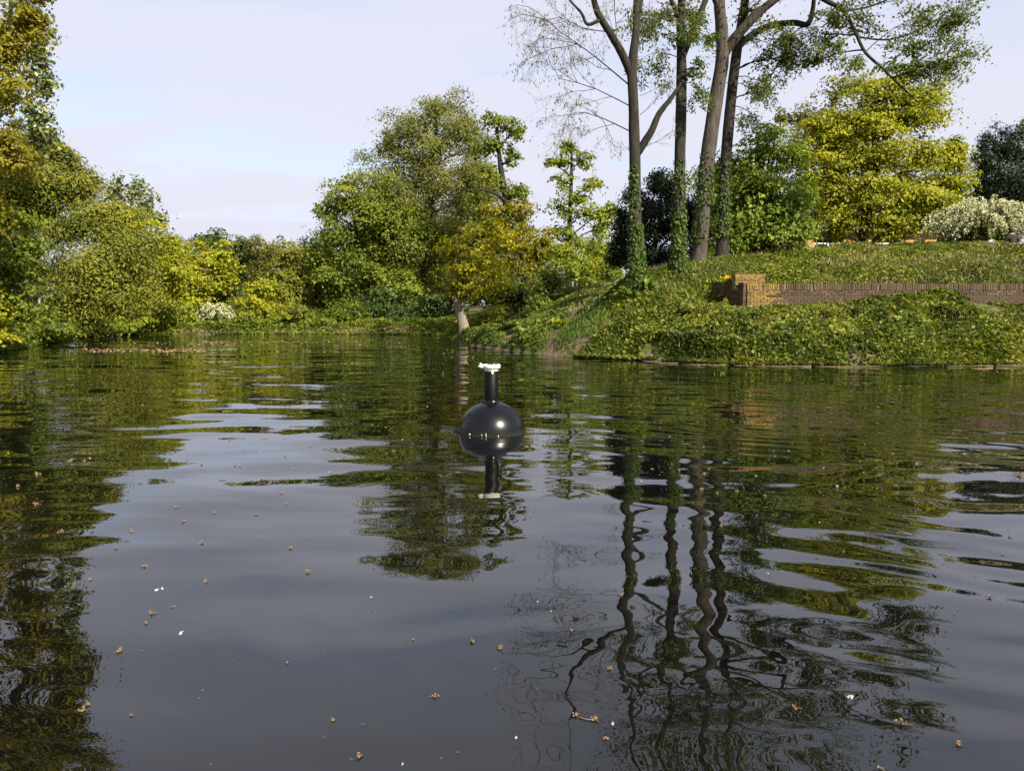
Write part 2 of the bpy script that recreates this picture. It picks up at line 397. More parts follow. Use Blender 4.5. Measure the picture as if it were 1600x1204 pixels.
def crown(leafg, brg, lobes, trunk, leaf, k=9.0, flat=.55, nsub=9, sparse=0.0, up=.8, twig=.5, droop=.25, spike=0.0, br=.05, dens=2.3, near=False):
    L, W = leaf[0] * 1.28, leaf[1] * 1.32; k = k * dens
    for lb in lobes:
        c, r = lb['c'], lb['r']
        # the limb that carries this lobe
        if brg is not None:
            hd = np.hypot(*(trunk[:, :2] - c[:2]).T)
            j = int(np.argmin(abs(trunk[:, 2] - (c[2] - .55 * hd - .2 * r[2])) + .02 * np.arange(len(trunk))))
            if near: j = int(np.argmin(((trunk - (c - [0, 0, .3 * r[2]])) ** 2).sum(1) + 3.0 * np.maximum(0, trunk[:, 2] - c[2])))
            a = trunk[j]; mid = (a + c) / 2 + np.array([0, 0, .12 * np.linalg.norm(c - a)])
            P = wob(bez(a, mid, c, 7), .05 * r.mean()); rad = np.linspace(br * (.5 + .35 * r.mean()), br * .25, 7)
            brg.tube(P, rad, 6)
        n = max(40, int(k * lb['k'] * r[0] * r[2] / (L * W)))
        d = rng.normal(0, 1, (nsub, 3)); d /= np.linalg.norm(d, axis=1, keepdims=True)
        d[:, 2] = d[:, 2] * .85 + .12
        sub = c + d * r * rng.uniform(.40, 1.0, (nsub, 1)); sub[0] = c
        sr = r * rng.uniform(.40, .62, (nsub, 1))
        st = rng.normal(0, .13, nsub) + lb['t']
        keep = rng.random(nsub) >= sparse * .5
        for q in range(nsub):
            if not keep[q]: continue
            if brg is not None and q:
                a2 = P[rng.integers(3, 7)]; brg.tube(wob(bez(a2, (a2 + sub[q]) / 2 + [0, 0, .1 * r[2]], sub[q], 5), .03 * r.mean()), np.linspace(br * .32, br * .1, 5), 4, cap=False)
            nc = 9
            cd = rng.normal(0, 1, (nc, 3)); cd /= np.linalg.norm(cd, axis=1, keepdims=True); cd[:, 2] = abs(cd[:, 2]) * .9 - .25
            cc = sub[q] + cd * sr[q] * rng.uniform(.3, 1.0, (nc, 1))
            ct = st[q] + rng.normal(0, .08, nc)
            m = max(3, int(n / nsub / nc * rng.uniform(.6, 1.4)))
            if sparse: m = max(3, int(m * 1.0))
            o = rng.normal(0, 1, (nc, m, 3)) * (sr[q] * np.array([.42, .42, .42 * flat]))
            o[..., 2] -= droop * (o[..., 0] ** 2 + o[..., 1] ** 2) / (sr[q].mean() * .5)
            pts = (cc[:, None] + o).reshape(-1, 3)
            tt = np.clip(np.repeat(ct, m) + rng.normal(.5, .13, nc * m), 0, 1)
            ow = pts - sub[q] + [0, 0, .25 * sr[q][2]]; ow = ow / (np.linalg.norm(ow, axis=1, keepdims=True) + 1e-6)
            ol = pts - c; ol = ol / (np.linalg.norm(ol, axis=1, keepdims=True) + 1e-6)
            leafg.leaves(pts, L, W, up, tt, N=rng.normal(0, .75, pts.shape) + ow * .7 + ol * .8 + [0, 0, up])
            if brg is not None and twig > 0:
                for e in range(nc):
                    if rng.random() < twig:
                        tip = sub[q] + (cc[e] - sub[q]) * (1.15 + spike * rng.random())
                        brg.tube(wob(bez(sub[q], (sub[q] + tip) / 2 + [0, 0, .08 * r[2]], tip, 4), .02 * r.mean()), np.linspace(br * .13, br * .05, 4), 3, cap=False)

def tree(name, label, cat, foot, lobes, mat, leaf, r0=.2, top=None, path=None, bark='bark', group=None, ivy=None, limbs=(), **kw):
    """foot: (px, D) ; path: photo polyline [(px, py, D, width_px)] for a trunk that shows"""
    if path:
        P = np.array([at(a, c, d) for a, c, d, w in path]); rad = np.array([w / 2 * d / FOC for a, c, d, w in path])
        P[0, 2] = ground_at(P[0, 0], P[0, 1]) - .1
    else:
        px, D = foot; a = at(px, 500, D); x, y = a[0], a[1]
        hi = sorted(lobes, key=lambda l: -l['c'][2])[:3]
        t = np.mean([l['c'] for l in hi], 0); t = t if top is None else at(*top)
        z0 = ground_at(x, y) - .1
        f = np.linspace(0, 1, 6)[:, None]
        P = np.array([x, y, z0]) * (1 - f) + t * f; P[:, :2] = np.array([x, y]) * (1 - f ** 1.6) + t[:2] * f ** 1.6
        P = wob(P, .04 * (t[2] - z0) / 3); rad = np.linspace(r0, r0 * .22, 6)
    base = P[0] + [0, 0, .1]
    root = empty(name, base)
    T, tr = resample(P, rad, 22)
    h = np.arange(22) / 21
    tr = tr * (1 + .55 * np.exp(-h * 30))
    tg = Geo(); tg.tube(T, tr, 12, lump=.05); tg.build('trunk', M[bark], root, base)
    lg, bg_ = Geo(), Geo()
    crown(lg, bg_, lobes, T, leaf, br=max(.03, tr[8] * .42), **kw)
    for lm in limbs:
        q = Geo(); Pl = np.array([at(a, c, d) for a, c, d, w in lm]); rl = np.array([w / 2 * d / FOC for a, c, d, w in lm])
        Q, qr = resample(Pl, rl, 5 * len(lm)); q.tube(Q, qr, 8, lump=.05); q.build('limb', M[bark], root, base)
    if bg_.n: bg_.build('branches', M['twig' if bark != 'bark_dark' else 'bark_dark'], root, base)
    if lg.n: lg.build('crown', M[mat], root, base)
    if ivy:
        ivg = Geo(); z0, z1, n, ang = ivy
        zr = base[2] + (z0 + (z1 - z0) * rng.random(n) ** 1.35)
        ix = np.array([np.interp(zr, T[:, 2], T[:, q]) for q in range(3)]).T; ir = np.interp(zr, T[:, 2], tr)
        an = rng.normal(ang[0], ang[1], n); nd = np.stack([np.cos(an), np.sin(an), np.zeros(n)], 1)
        th = (ir * 1.05 + rng.random(n) * .14 * (1.15 - (zr - base[2] - z0) / (z1 - z0)))[:, None]
        ivg.leaves(ix + nd * th, .10, .085, .3, np.clip(rng.normal(.45, .2, n), 0, 1), N=nd + rng.normal(0, .45, (n, 3)) + [0, 0, .35], T=np.tile([0, 0, -1.0], (n, 1)) + rng.normal(0, .3, (n, 3)))
        ivg.build('ivy', M['ivy_trunk'], root, base)
    tag(root, label, cat, group)
    return root

def bush(name, label, px, D, spec, mat, leaf, cat='shrub', group=None, k=9, **kw):
    """a shrub: several stems from the ground carry the lobes"""
    a = at(px, 500, D); base = np.array([a[0], a[1], ground_at(a[0], a[1])])
    root = empty(name, base); lobes = [lob(*s) for s in spec]
    lg, sg = Geo(), Geo()
    for lb in lobes:
        for q in range(2):
            c = lb['c'] + rng.normal(0, .25, 3) * lb['r']; s0 = base + [rng.normal(0, .15), rng.normal(0, .15), -.1]
            sg.tube(wob(bez(s0, (s0 + c) / 2 + [0, 0, .25 * abs(c[2] - s0[2])], c, 6), .05), np.linspace(.05, .015, 6), 5)
    T = np.array([base + [0, 0, .1], base + [0, 0, .5]])
    crown(lg, sg, lobes, T, leaf, k=k, br=.035, **kw)
    sg.build('stems', M['twig'], root, base); lg.build('foliage', M[mat], root, base)
    tag(root, label, cat, group); return root

def LS(D, *rows): return [lob(*r[:4], r[4] if len(r) > 4 and r[4] > 5 else D, t=(r[5] if len(r) > 5 else 0)) for r in rows]

bush('shrub', 'dark shrub standing against the orange garden house', 1300, 47.5, [(1295, 372, 18, 13, 47.5), (1308, 366, 13, 14, 47.5)], 'dark', (.13, .08), k=9)
bush('shrub', 'yellow-green shrub in front of the middle of the garden house', 1385, 47.5, [(1378, 374, 16, 11, 47.5), (1396, 368, 14, 14, 47.5)], 'maple', (.13, .08), k=9)
# --- left bank
tree('broadleaf_tree', 'tall amber-leaved tree at the upper left corner of the photo', 'tree', (-175, 24),
     LS(24, (-10, 40, 62, 60), (-70, -80, 120, 100), (5, 145, 42, 55), (-90, 150, 90, 110), (-15, 215, 45, 40), (-60, 300, 80, 80), (20, -70, 80, 70), (15, 85, 38, 40), (-40, -190, 70, 55), (60, -130, 55, 45), (25, 250, 40, 36), (55, 30, 26, 40), (60, -40, 34, 50)),
     'amber', (.10, .062), r0=.26, k=8, flat=.35, nsub=11)
tree('poplar_tree', 'tall poplar with separate glossy green leaves against the sky beside the amber tree', 'tree', (-58, 31),
     LS(31, (35, 40, 42, 50), (55, 120, 34, 45), (62, 185, 26, 35), (45, 235, 42, 40), (10, -60, 60, 70), (5, 130, 45, 80), (20, -140, 45, 60), (60, 60, 20, 40), (40, -40, 40, 50), (68, 215, 24, 32), (75, 130, 14, 40)),
     'poplar', (.14, .115), r0=.24, k=3.2, flat=.8, nsub=12, sparse=.25, up=.3, twig=.8, spike=.3)
tree('willow_tree', 'huge olive green willow sloping down to the pond', 'tree', (-25, 37.5),
     LS(38, (50, 310, 70, 70), (115, 300, 42, 45), (60, 270, 55, 45), (155, 335, 48, 48), (60, 420, 80, 80), (145, 410, 75, 70), (115, 475, 65, 48), (205, 400, 45, 55), (30, 255, 55, 45), (85, 245, 22, 28), (20, 345, 50, 70), (190, 450, 45, 45), (180, 340, 25, 28, 38, .35), (75, 225, 30, 34), (105, 258, 28, 28), (130, 285, 28, 26), (20, 225, 45, 36)),
     'willow', (.125, .058), r0=.42, k=11, flat=.5, nsub=12, droop=.4, twig=.3)
tree('broadleaf_tree', 'bright green small tree with layered sprays at the photo left edge', 'tree', (-50, 28.3),
     LS(28, (15, 340, 42, 34), (28, 385, 40, 30), (5, 430, 48, 35), (30, 470, 38, 28), (-40, 400, 60, 90)), 'green', (.13, .085), r0=.13, k=10, flat=.3, nsub=12)
bush('shrub', 'yellow leaved shrub hanging over the water at the photo left edge', -45, 27.6, [(0, 505, 34, 30, 27.6), (-35, 490, 50, 50, 27.6), (12, 525, 20, 16, 27.3), (8, 475, 22, 20, 27.6)], 'maple', (.11, .075), flat=.4)
tree('poplar_tree', 'distant poplar top with pale glossy leaves rising behind the willow', 'tree', (195, 56),
     LS(56, (205, 300, 28, 28), (182, 300, 20, 26), (232, 325, 24, 26), (215, 345, 42, 28), (248, 348, 14, 12), (170, 330, 25, 30), (210, 390, 50, 40)),
     'poplar', (.20, .165), r0=.25, k=4.0, flat=.8, nsub=12, sparse=.2, up=.3, twig=.7, spike=.3)
tree('broadleaf_tree', 'yellow-green tree with a bare dark limb leaning out above the left shore', 'tree', (140, 48),
     LS(48.5, (205, 350, 42, 26, 0, .1), (180, 385, 50, 36), (240, 385, 40, 34), (215, 425, 55, 40), (265, 430, 40, 48), (175, 440, 40, 40), (262, 385, 25, 28)), 'maple', (.19, .085), r0=.22, k=9, flat=.35, nsub=12,
     limbs=[[(150, 455, 47, 12), (170, 412, 46.3, 9), (200, 396, 46.0, 7), (238, 376, 45.7, 4)], [(158, 420, 46.6, 8), (172, 408, 46.0, 7), (186, 396, 45.8, 4)]])
bush('shrub', 'dense green shrub leaning over the pond below the willow', 70, 37, [(55, 490, 55, 36, 36.5), (90, 508, 45, 22, 36), (25, 515, 40, 22, 35), (110, 500, 40, 26, 38)], 'green', (.15, .075), flat=.4)
bush('shrub', 'rounded mid green shrub at the water between the willow and the yellow-green maple', 170, 46.5, [(175, 480, 42, 30, 46), (195, 465, 36, 26, 47), (150, 500, 36, 18, 44.5), (215, 490, 34, 26, 48), (170, 505, 40, 14, 45)], 'lime', (.17, .09), flat=.4)
bush('shrub', 'pale green low shrub by the far corner of the pond', 245, 52.5, [(250, 490, 38, 28, 52.5), (275, 500, 30, 18, 52.5), (225, 502, 30, 16, 51.8)], 'lime', (.18, .09), flat=.4)
# --- far shore
G_FAR = 'trees along the far shore'
tree('maple_tree', 'bright yellow-green maple in tiers behind the white bush on the far shore', 'tree', (315, 57),
     LS(57, (300, 415, 48, 32, 0, .1), (330, 395, 34, 24), (285, 455, 45, 32), (335, 435, 36, 36), (352, 425, 22, 22), (315, 470, 40, 28), (265, 405, 26, 26)), 'maple', (.20, .11), r0=.25, k=9, flat=.3, nsub=12, group=G_FAR)
tree('broadleaf_tree', 'round dark green tree on the skyline of the far shore', 'tree', (352, 63),
     LS(63, (345, 385, 36, 26), (370, 400, 30, 32), (325, 380, 20, 18), (362, 430, 40, 36), (385, 400, 18, 28)), 'dark', (.22, .12), r0=.28, k=10, flat=.4, nsub=12, group=G_FAR)
tree('broadleaf_tree', 'thin russet-leaved tree beside the round dark tree on the far shore', 'tree', (408, 61),
     LS(61, (405, 395, 20, 26), (412, 430, 26, 36), (408, 470, 30, 32), (425, 400, 20, 22)), 'russet', (.19, .10), r0=.2, k=8, flat=.5, group=G_FAR, spike=.5)
tree('broadleaf_tree', 'olive tree with a narrow crown in the middle of the far shore', 'tree', (448, 58.5),
     LS(58.5, (445, 395, 26, 24), (450, 430, 32, 32), (445, 470, 36, 34), (470, 450, 28, 40), (430, 440, 22, 30)), 'willow', (.19, .10), r0=.22, k=9, flat=.45, group=G_FAR)
tree('broadleaf_tree', 'light green tree next to the big central tree on the far shore', 'tree', (492, 60),
     LS(60, (490, 400, 28, 26), (478, 430, 28, 30), (498, 450, 34, 40), (485, 485, 36, 28), (508, 420, 22, 30)), 'olive', (.19, .10), r0=.22, k=9, flat=.45, group=G_FAR)
tree('broadleaf_tree', 'small yellowish tree over the water right of the white bush', 'tree', (402, 55),
     LS(55, (395, 465, 30, 26), (410, 450, 26, 22), (385, 490, 26, 20), (418, 485, 28, 22)), 'maple', (.18, .09), r0=.14, k=8, flat=.35, group=G_FAR)
for i, (px, py, rx, ry, mt, lb_) in enumerate([(285, 400, 34, 36, 'olive', 'hazy olive treetop far behind the yellow-green maple'), (400, 405, 40, 34, 'green', 'faraway green treetop between the russet and the dark tree'),
                                   (455, 400, 38, 28, 'olive', 'faraway olive treetop behind the narrow-crowned tree'), (505, 405, 36, 30, 'willow', 'faraway treetop half hidden by the central tree'), (232, 410, 40, 44, 'green', 'faraway green tree filling the gap behind the distant poplar'),
        (575, 365, 60, 60, 'dark', 'dark green tree far behind the left of the central group'), (665, 350, 65, 60, 'green', 'green tree far behind the tallest central tree'), (745, 365, 60, 55, 'dark', 'dark tree far behind the leaning trunks'),
        (830, 400, 50, 34, 'green', 'green treetop far behind the amber oak'), (945, 400, 36, 30, 'lime', 'pale green treetop far behind the small slender oak'), (1140, 300, 60, 50, 'green', 'green tree far behind the large shrub on the mound'), (1300, 330, 60, 40, 'dark', 'dark tree far behind the garden house'), (1420, 320, 60, 45, 'dark', 'dark tree far behind the maple trunk'), (1500, 330, 44, 36, 'dark', 'dark tree far behind the cream blossom shrub')]):
    tree('broadleaf_tree', lb_, 'tree', (px, 78), LS(78, (px, py, rx, ry), (px - 20, py + 45, rx, ry), (px + 20, py + 50, rx, ry), (px + 8, py + 10, rx * .8, ry), (px, py + 85, rx * 1.2, ry)), mt, (.27, .15), r0=.25, k=9, nsub=10, twig=.6, spike=.5)
for i, (px, D, sp, mt, lb_) in enumerate([
        (430, 53, [(430, 500, 26, 16), (450, 492, 26, 22)], 'lime', 'low lime green shrub at the far waterline right of the white bush'),
        (470, 53, [(470, 495, 28, 22), (485, 505, 26, 14)], 'willow', 'low olive shrub at the middle of the far waterline'),
        (515, 53, [(515, 495, 30, 24), (500, 506, 28, 12)], 'green', 'low green shrub at the far waterline left of the central tree'),
        (555, 53, [(555, 490, 34, 28), (580, 502, 30, 16)], 'green', 'spreading green shrub at the water under the central tree'),
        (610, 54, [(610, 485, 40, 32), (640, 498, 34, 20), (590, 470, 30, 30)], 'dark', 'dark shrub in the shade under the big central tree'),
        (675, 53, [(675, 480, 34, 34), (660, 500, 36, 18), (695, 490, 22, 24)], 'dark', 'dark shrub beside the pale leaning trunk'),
        (380, 53, [(372, 503, 24, 14), (385, 498, 20, 18)], 'green', 'small green shrub touching the white bush on its right'),
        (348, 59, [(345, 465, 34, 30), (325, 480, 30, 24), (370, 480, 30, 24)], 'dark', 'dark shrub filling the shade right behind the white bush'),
        (298, 53, [(292, 502, 26, 14), (275, 506, 22, 10)], 'willow', 'small olive shrub touching the white bush on its left')]):
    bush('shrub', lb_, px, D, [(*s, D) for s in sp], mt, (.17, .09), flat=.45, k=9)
# --- the big central group
tree('broadleaf_tree', 'broad fresh green tree forming the left shoulder of the central group', 'tree', (575, 58),
     LS(58, (540, 312, 36, 28, 0, .15), (585, 295, 46, 32, 0, .2), (522, 365, 36, 40), (575, 360, 55, 50), (535, 425, 44, 50), (590, 430, 50, 55), (530, 480, 38, 32), (510, 330, 20, 24), (575, 485, 40, 30), (620, 370, 50, 60), (505, 420, 28, 40), (620, 460, 45, 45)),
     'green', (.19, .11), r0=.3, k=9, flat=.45, nsub=12)
tree('broadleaf_tree', 'tallest central tree with twiggy olive crown and thin bare tips', 'tree', (668, 60),
     LS(60, (685, 165, 40, 28), (640, 205, 46, 38), (715, 205, 40, 42), (675, 230, 50, 50), (615, 265, 45, 42), (690, 290, 65, 55), (630, 320, 60, 55), (655, 385, 75, 55), (600, 400, 42, 55), (700, 400, 60, 60), (640, 450, 55, 40), (690, 455, 50, 35), (742, 300, 34, 50), (610, 225, 20, 28), (745, 225, 22, 30), (740, 370, 45, 45), (580, 330, 40, 40), (735, 260, 34, 44), (760, 310, 36, 44), (730, 440, 45, 45), (570, 450, 40, 45)),
     'olive', (.16, .075), r0=.36, top=(682, 150, 60), k=6.4, flat=.6, nsub=13, twig=.95, spike=.65, sparse=.12, up=.4)
tree('oak_tree', 'tall tree with a bare leaning trunk and dark green head right of the central tree', 'tree', None,
     LS(53, (780, 192, 32, 20), (803, 208, 18, 22), (765, 225, 28, 22), (800, 245, 16, 20), (768, 275, 28, 22, 0, .2), (812, 300, 18, 30), (750, 320, 28, 28), (815, 345, 22, 34), (795, 300, 18, 20), (775, 345, 30, 24)),
     'green', (.18, .12), path=[(808, 500, 52, 15), (803, 430, 52.4, 13), (797, 370, 52.7, 12), (790, 310, 53, 10), (781, 250, 53, 7), (776, 190, 53, 4)], k=7.5, flat=.5, nsub=11, sparse=.1, twig=.7,
     limbs=[[(796, 320, 52.9, 6), (775, 303, 52.5, 4.5), (748, 296, 52.3, 3), (718, 300, 52.2, 1)], [(798, 400, 52.5, 6), (818, 388, 52.2, 5), (836, 380, 52, 3)]])
tree('oak_tree', 'amber young-leaved oak low in front of the bare leaning trunk', 'tree', (822, 48),
     LS(48, (805, 330, 26, 26), (825, 375, 34, 30), (792, 385, 34, 28), (848, 395, 18, 24), (815, 415, 36, 22), (770, 330, 26, 20)), 'amber', (.17, .10), r0=.17, k=7, flat=.4, nsub=11, sparse=.1)
tree('maple_tree', 'bright yellow tree on a pale leaning trunk at the water edge', 'tree', None,
     LS(41.5, (735, 375, 40, 24), (770, 358, 34, 20), (712, 415, 34, 26), (758, 405, 40, 28), (795, 385, 32, 24), (735, 445, 34, 22), (698, 392, 18, 15), (770, 440, 28, 22), (708, 445, 20, 18)),
     'yellow', (.15, .10), path=[(727, 515, 42, 18), (720, 490, 42, 14), (713, 462, 42, 12), (714, 420, 42, 8), (728, 370, 41.8, 4)], bark='bark_tan', k=6.5, flat=.3, nsub=12, sparse=.1, twig=.7)
bush('shrub', 'yellow-green shrub right of the pale leaning trunk', 780, 43.5, [(775, 470, 34, 34, 43.5), (795, 450, 28, 30, 44), (765, 495, 32, 16, 43)], 'lime', (.14, .08))
bush('shrub', 'dark shrub between the yellow-green shrub and the path', 812, 43, [(815, 465, 22, 36, 43.5), (822, 490, 26, 16, 42)], 'dark', (.14, .085))
bush('shrub', 'mid green rounded shrub beside the earth path', 852, 41, [(850, 445, 36, 30, 41), (840, 475, 34, 22, 40.5), (880, 465, 28, 22, 41), (868, 430, 28, 24, 42)], 'green', (.14, .085), k=9)
bush('shrub', 'lime green shrub at the foot of the small oak', 905, 47, [(900, 415, 36, 30, 47), (930, 425, 30, 28, 47), (885, 395, 30, 26, 48), (935, 395, 24, 26, 48)], 'lime', (.16, .10))
bush('shrub', 'sunlit green shrub over the top of the earth path', 945, 44, [(950, 425, 20, 24, 44), (925, 445, 30, 14, 43)], 'green', (.15, .09))
tree('oak_tree', 'small slender oak standing alone against the sky', 'tree', None,
     LS(62, (893, 226, 18, 14), (878, 250, 20, 14), (908, 252, 22, 14), (925, 290, 20, 16), (880, 285, 20, 16), (905, 305, 26, 16), (872, 325, 20, 18), (915, 335, 32, 22), (885, 360, 32, 22), (935, 355, 28, 26), (950, 330, 14, 18), (905, 385, 40, 22), (862, 255, 8, 8)),
     'lime', (.20, .13), path=[(889, 460, 62, 10), (889, 380, 62, 9), (891, 330, 62, 7), (893, 270, 62, 5), (893, 220, 62, 2)], bark='bark_dark', k=6.5, flat=.6, nsub=11, sparse=.1, twig=.8)
tree('yew_tree', 'black-green yew behind the ivy clad trunks', 'tree', (1018, 37),
     LS(37, (1035, 285, 26, 24), (1055, 305, 26, 30), (1010, 320, 34, 34), (1045, 355, 50, 46), (985, 365, 24, 36), (972, 335, 10, 18), (1000, 405, 45, 40), (965, 400, 18, 28), (1055, 415, 40, 40), (1085, 350, 34, 50)),
     'yew', (.13, .05), r0=.2, k=14, flat=.7, nsub=13, up=.5, bark='bark_dark', spike=.3)
# --- the mound
bush('shrub', 'large dense green shrub on the mound right of the four tall trunks', 1190, 33.8, [(1190, 235, 42, 28, 34), (1155, 265, 38, 36, 34), (1228, 250, 36, 34, 34), (1165, 320, 55, 45, 33.6), (1220, 315, 50, 48, 33.6), (1148, 370, 38, 34, 33.4), (1200, 370, 55, 28, 33.3), (1242, 365, 32, 28, 33.4), (1122, 325, 26, 36, 33.8), (1255, 300, 22, 40, 34), (1195, 285, 55, 40, 34), (1135, 285, 24, 34, 34), (1180, 350, 50, 36, 33.2), (1235, 345, 34, 36, 33.2), (1205, 205, 26, 18, 34.2)],
     'fresh', (.13, .08), flat=.4, k=9, nsub=14)
tree('maple_tree', 'large yellow-green maple in layered tiers on top of the mound', 'tree', (1345, 43),
     LS(43, (1375, 150, 44, 32), (1335, 190, 52, 36), (1420, 185, 50, 36), (1292, 245, 46, 36), (1370, 240, 66, 40), (1450, 245, 46, 38), (1478, 285, 34, 36), (1420, 300, 60, 36), (1340, 300, 60, 40), (1285, 305, 38, 40), (1300, 345, 44, 20), (1385, 340, 56, 20), (1460, 325, 42, 26), (1490, 235, 18, 22), (1400, 125, 28, 16), (1265, 275, 24, 28), (1300, 200, 40, 34), (1440, 150, 34, 24), (1310, 362, 26, 10), (1385, 362, 38, 10), (1440, 358, 30, 12), (1250, 240, 24, 22)),
     'maple', (.135, .09), r0=.3, k=13, flat=.30, nsub=18, twig=.4)
tree('broadleaf_tree', 'pale hazy green tree behind the left of the yellow-green maple', 'tree', (1290, 58),
     LS(58, (1305, 150, 42, 28), (1255, 180, 34, 24), (1345, 130, 40, 20), (1262, 215, 38, 30), (1225, 185, 14, 14), (1310, 200, 40, 40)), 'olive', (.19, .11), r0=.25, k=5.5, flat=.4, sparse=.2, nsub=11)
tree('conifer_tree', 'dark conifer at the photo right edge', 'tree', (1580, 58),
     LS(58, (1552, 222, 18, 24), (1540, 255, 22, 28), (1580, 235, 28, 34), (1560, 285, 42, 34), (1610, 265, 44, 58), (1590, 310, 50, 34), (1530, 300, 16, 24)), 'yew', (.19, .06), r0=.35, k=11, flat=.8, nsub=13, up=.4, bark='bark_dark', spike=.8)
tree('broadleaf_tree', 'pale feathery treetop peeping over the dark conifer', 'tree', (1610, 70), LS(70, (1600, 205, 20, 18), (1625, 220, 30, 28), (1615, 260, 40, 40)), 'russet', (.2, .1), r0=.2, k=6, sparse=.2)

# --- four tall trunks that run out of the picture
def grow(p, d, L, r, lv, tubes, tips, droop=0.0, spread=.55):
    n = 5; P = [p]; q = p.copy(); dd = d.copy()
    for i in range(n - 1):
        dd = dd + rng.normal(0, .16, 3) + np.array([0, 0, -droop]); dd /= np.linalg.norm(dd)
        q = q + dd * L / (n - 1); P.append(q.copy())
    tubes.append((np.array(P), np.linspace(r, r * .45, n), 5 if lv > 1 else 3))
    if lv == 0: tips.append((np.array(P), dd)); return
    for i in range(1, n):
        for _ in range(2 if i > 1 else 1):
            if rng.random() < .78:
                nd = dd + rng.normal(0, spread, 3); nd /= np.linalg.norm(nd)
                grow(P[i], nd, L * rng.uniform(.45, .7), r * .5, lv - 1, tubes, tips, droop, spread)

def tall_tree(name, label, path, limbs, shoots, lobes, mat, ivy, bark, leaf=(.12, .055), bare=False, k=2.6):
    """path and limbs: photo polylines with depth and width; shoots: (px, py, D, dx, dz, length, radius, level)"""
    P = np.array([at(a, c, d) for a, c, d, w in path]); rad = np.array([w / 2 * d / FOC for a, c, d, w in path])
    rad = rad * .82; P[0, 2] = ground_at(P[0, 0], P[0, 1]) - .15
    base = P[0] + [0, 0, .15]; root = empty(name, base)
    T, tr = resample(P, rad, 40); tr = tr * (1 + .5 * np.exp(-np.arange(40) / 39 * 40))
    tg = Geo(); tg.tube(T, tr, 16, lump=.045); tg.build('trunk', M[bark], root, base)
    lg, bgx = Geo(), Geo(); allp = [T]
    for lm in limbs:
        q = Geo(); Pl = np.array([at(a, c, d) for a, c, d, w in lm]); rl = np.array([w / 2 * d / FOC for a, c, d, w in lm])
        Q, qr = resample(Pl, rl, 6 * len(lm)); q.tube(Q, qr, 10, lump=.06); q.build('limb', M[bark], root, base); allp.append(Q)
    tubes, tips = [], []
    for (px, py, D, dx, dy, dz, L, r, lv, dr) in shoots:
        d = np.array([dx, dy, dz], float); d /= np.linalg.norm(d)
        grow(at(px, py, D), d, L, r, lv, tubes, tips, dr)
    for Pq, rq, kk in tubes: bgx.tube(Pq, rq, kk, cap=False)
    for Pq, dd in tips:
        m = 3 if bare else 17
        f = rng.random(m) ** .6; idx = f * (len(Pq) - 1); i = np.minimum(idx.astype(int), len(Pq) - 2); w = (idx - i)[:, None]
        pts = Pq[i] * (1 - w) + Pq[i + 1] * w + rng.normal(0, .03 if bare else .11, (m, 3)) - [0, 0, .05]
        lg.leaves(pts, leaf[0], leaf[1], .1 if bare else .5, np.clip(rng.normal(.5, .2, m) + rng.normal(0, .1), 0, 1), T=np.tile([0, 0, -1.0], (m, 1)) + rng.normal(0, .3 if bare else .9, (m, 3)))
    if lobes:
        allp = np.vstack(allp)
        crown(lg, bgx, lobes, allp, leaf, k=k, flat=.4, nsub=12, sparse=.3, twig=.6, br=.05, up=.5, dens=2.2, near=True)
    if bgx.n: tag(bgx.build('branches', M['bark_dark'], root, base), kind='stuff')
    if lg.n: lg.build('crown', M[mat], root, base)
    if ivy:
        ivg = Geo()
        for z0, z1, n, a0, sd_ in ivy:
            zr = base[2] + (z0 + (z1 - z0) * rng.random(n) ** 1.25)
            ix = np.array([np.interp(zr, T[:, 2], T[:, q]) for q in range(3)]).T; ir = np.interp(zr, T[:, 2], tr)
            an = rng.normal(a0, sd_, n); nd = np.stack([np.cos(an), np.sin(an), np.zeros(n)], 1)
            th = (ir * 1.02 + .02 + rng.random(n) * .13 * (1.1 - (zr - base[2] - z0) / (z1 - z0)))[:, None]
            ivg.leaves(ix + nd * th, .10, .085, .3, np.clip(rng.normal(.45, .2, n), 0, 1), N=nd + rng.normal(0, .45, (n, 3)) + [0, 0, .35], T=np.tile([0, 0, -1.0], (n, 1)) + rng.normal(0, .3, (n, 3)))
        ivg.build('ivy', M['ivy_trunk'], root, base)
    tag(root, label, 'tree', 'tall trees on the bank'); return root

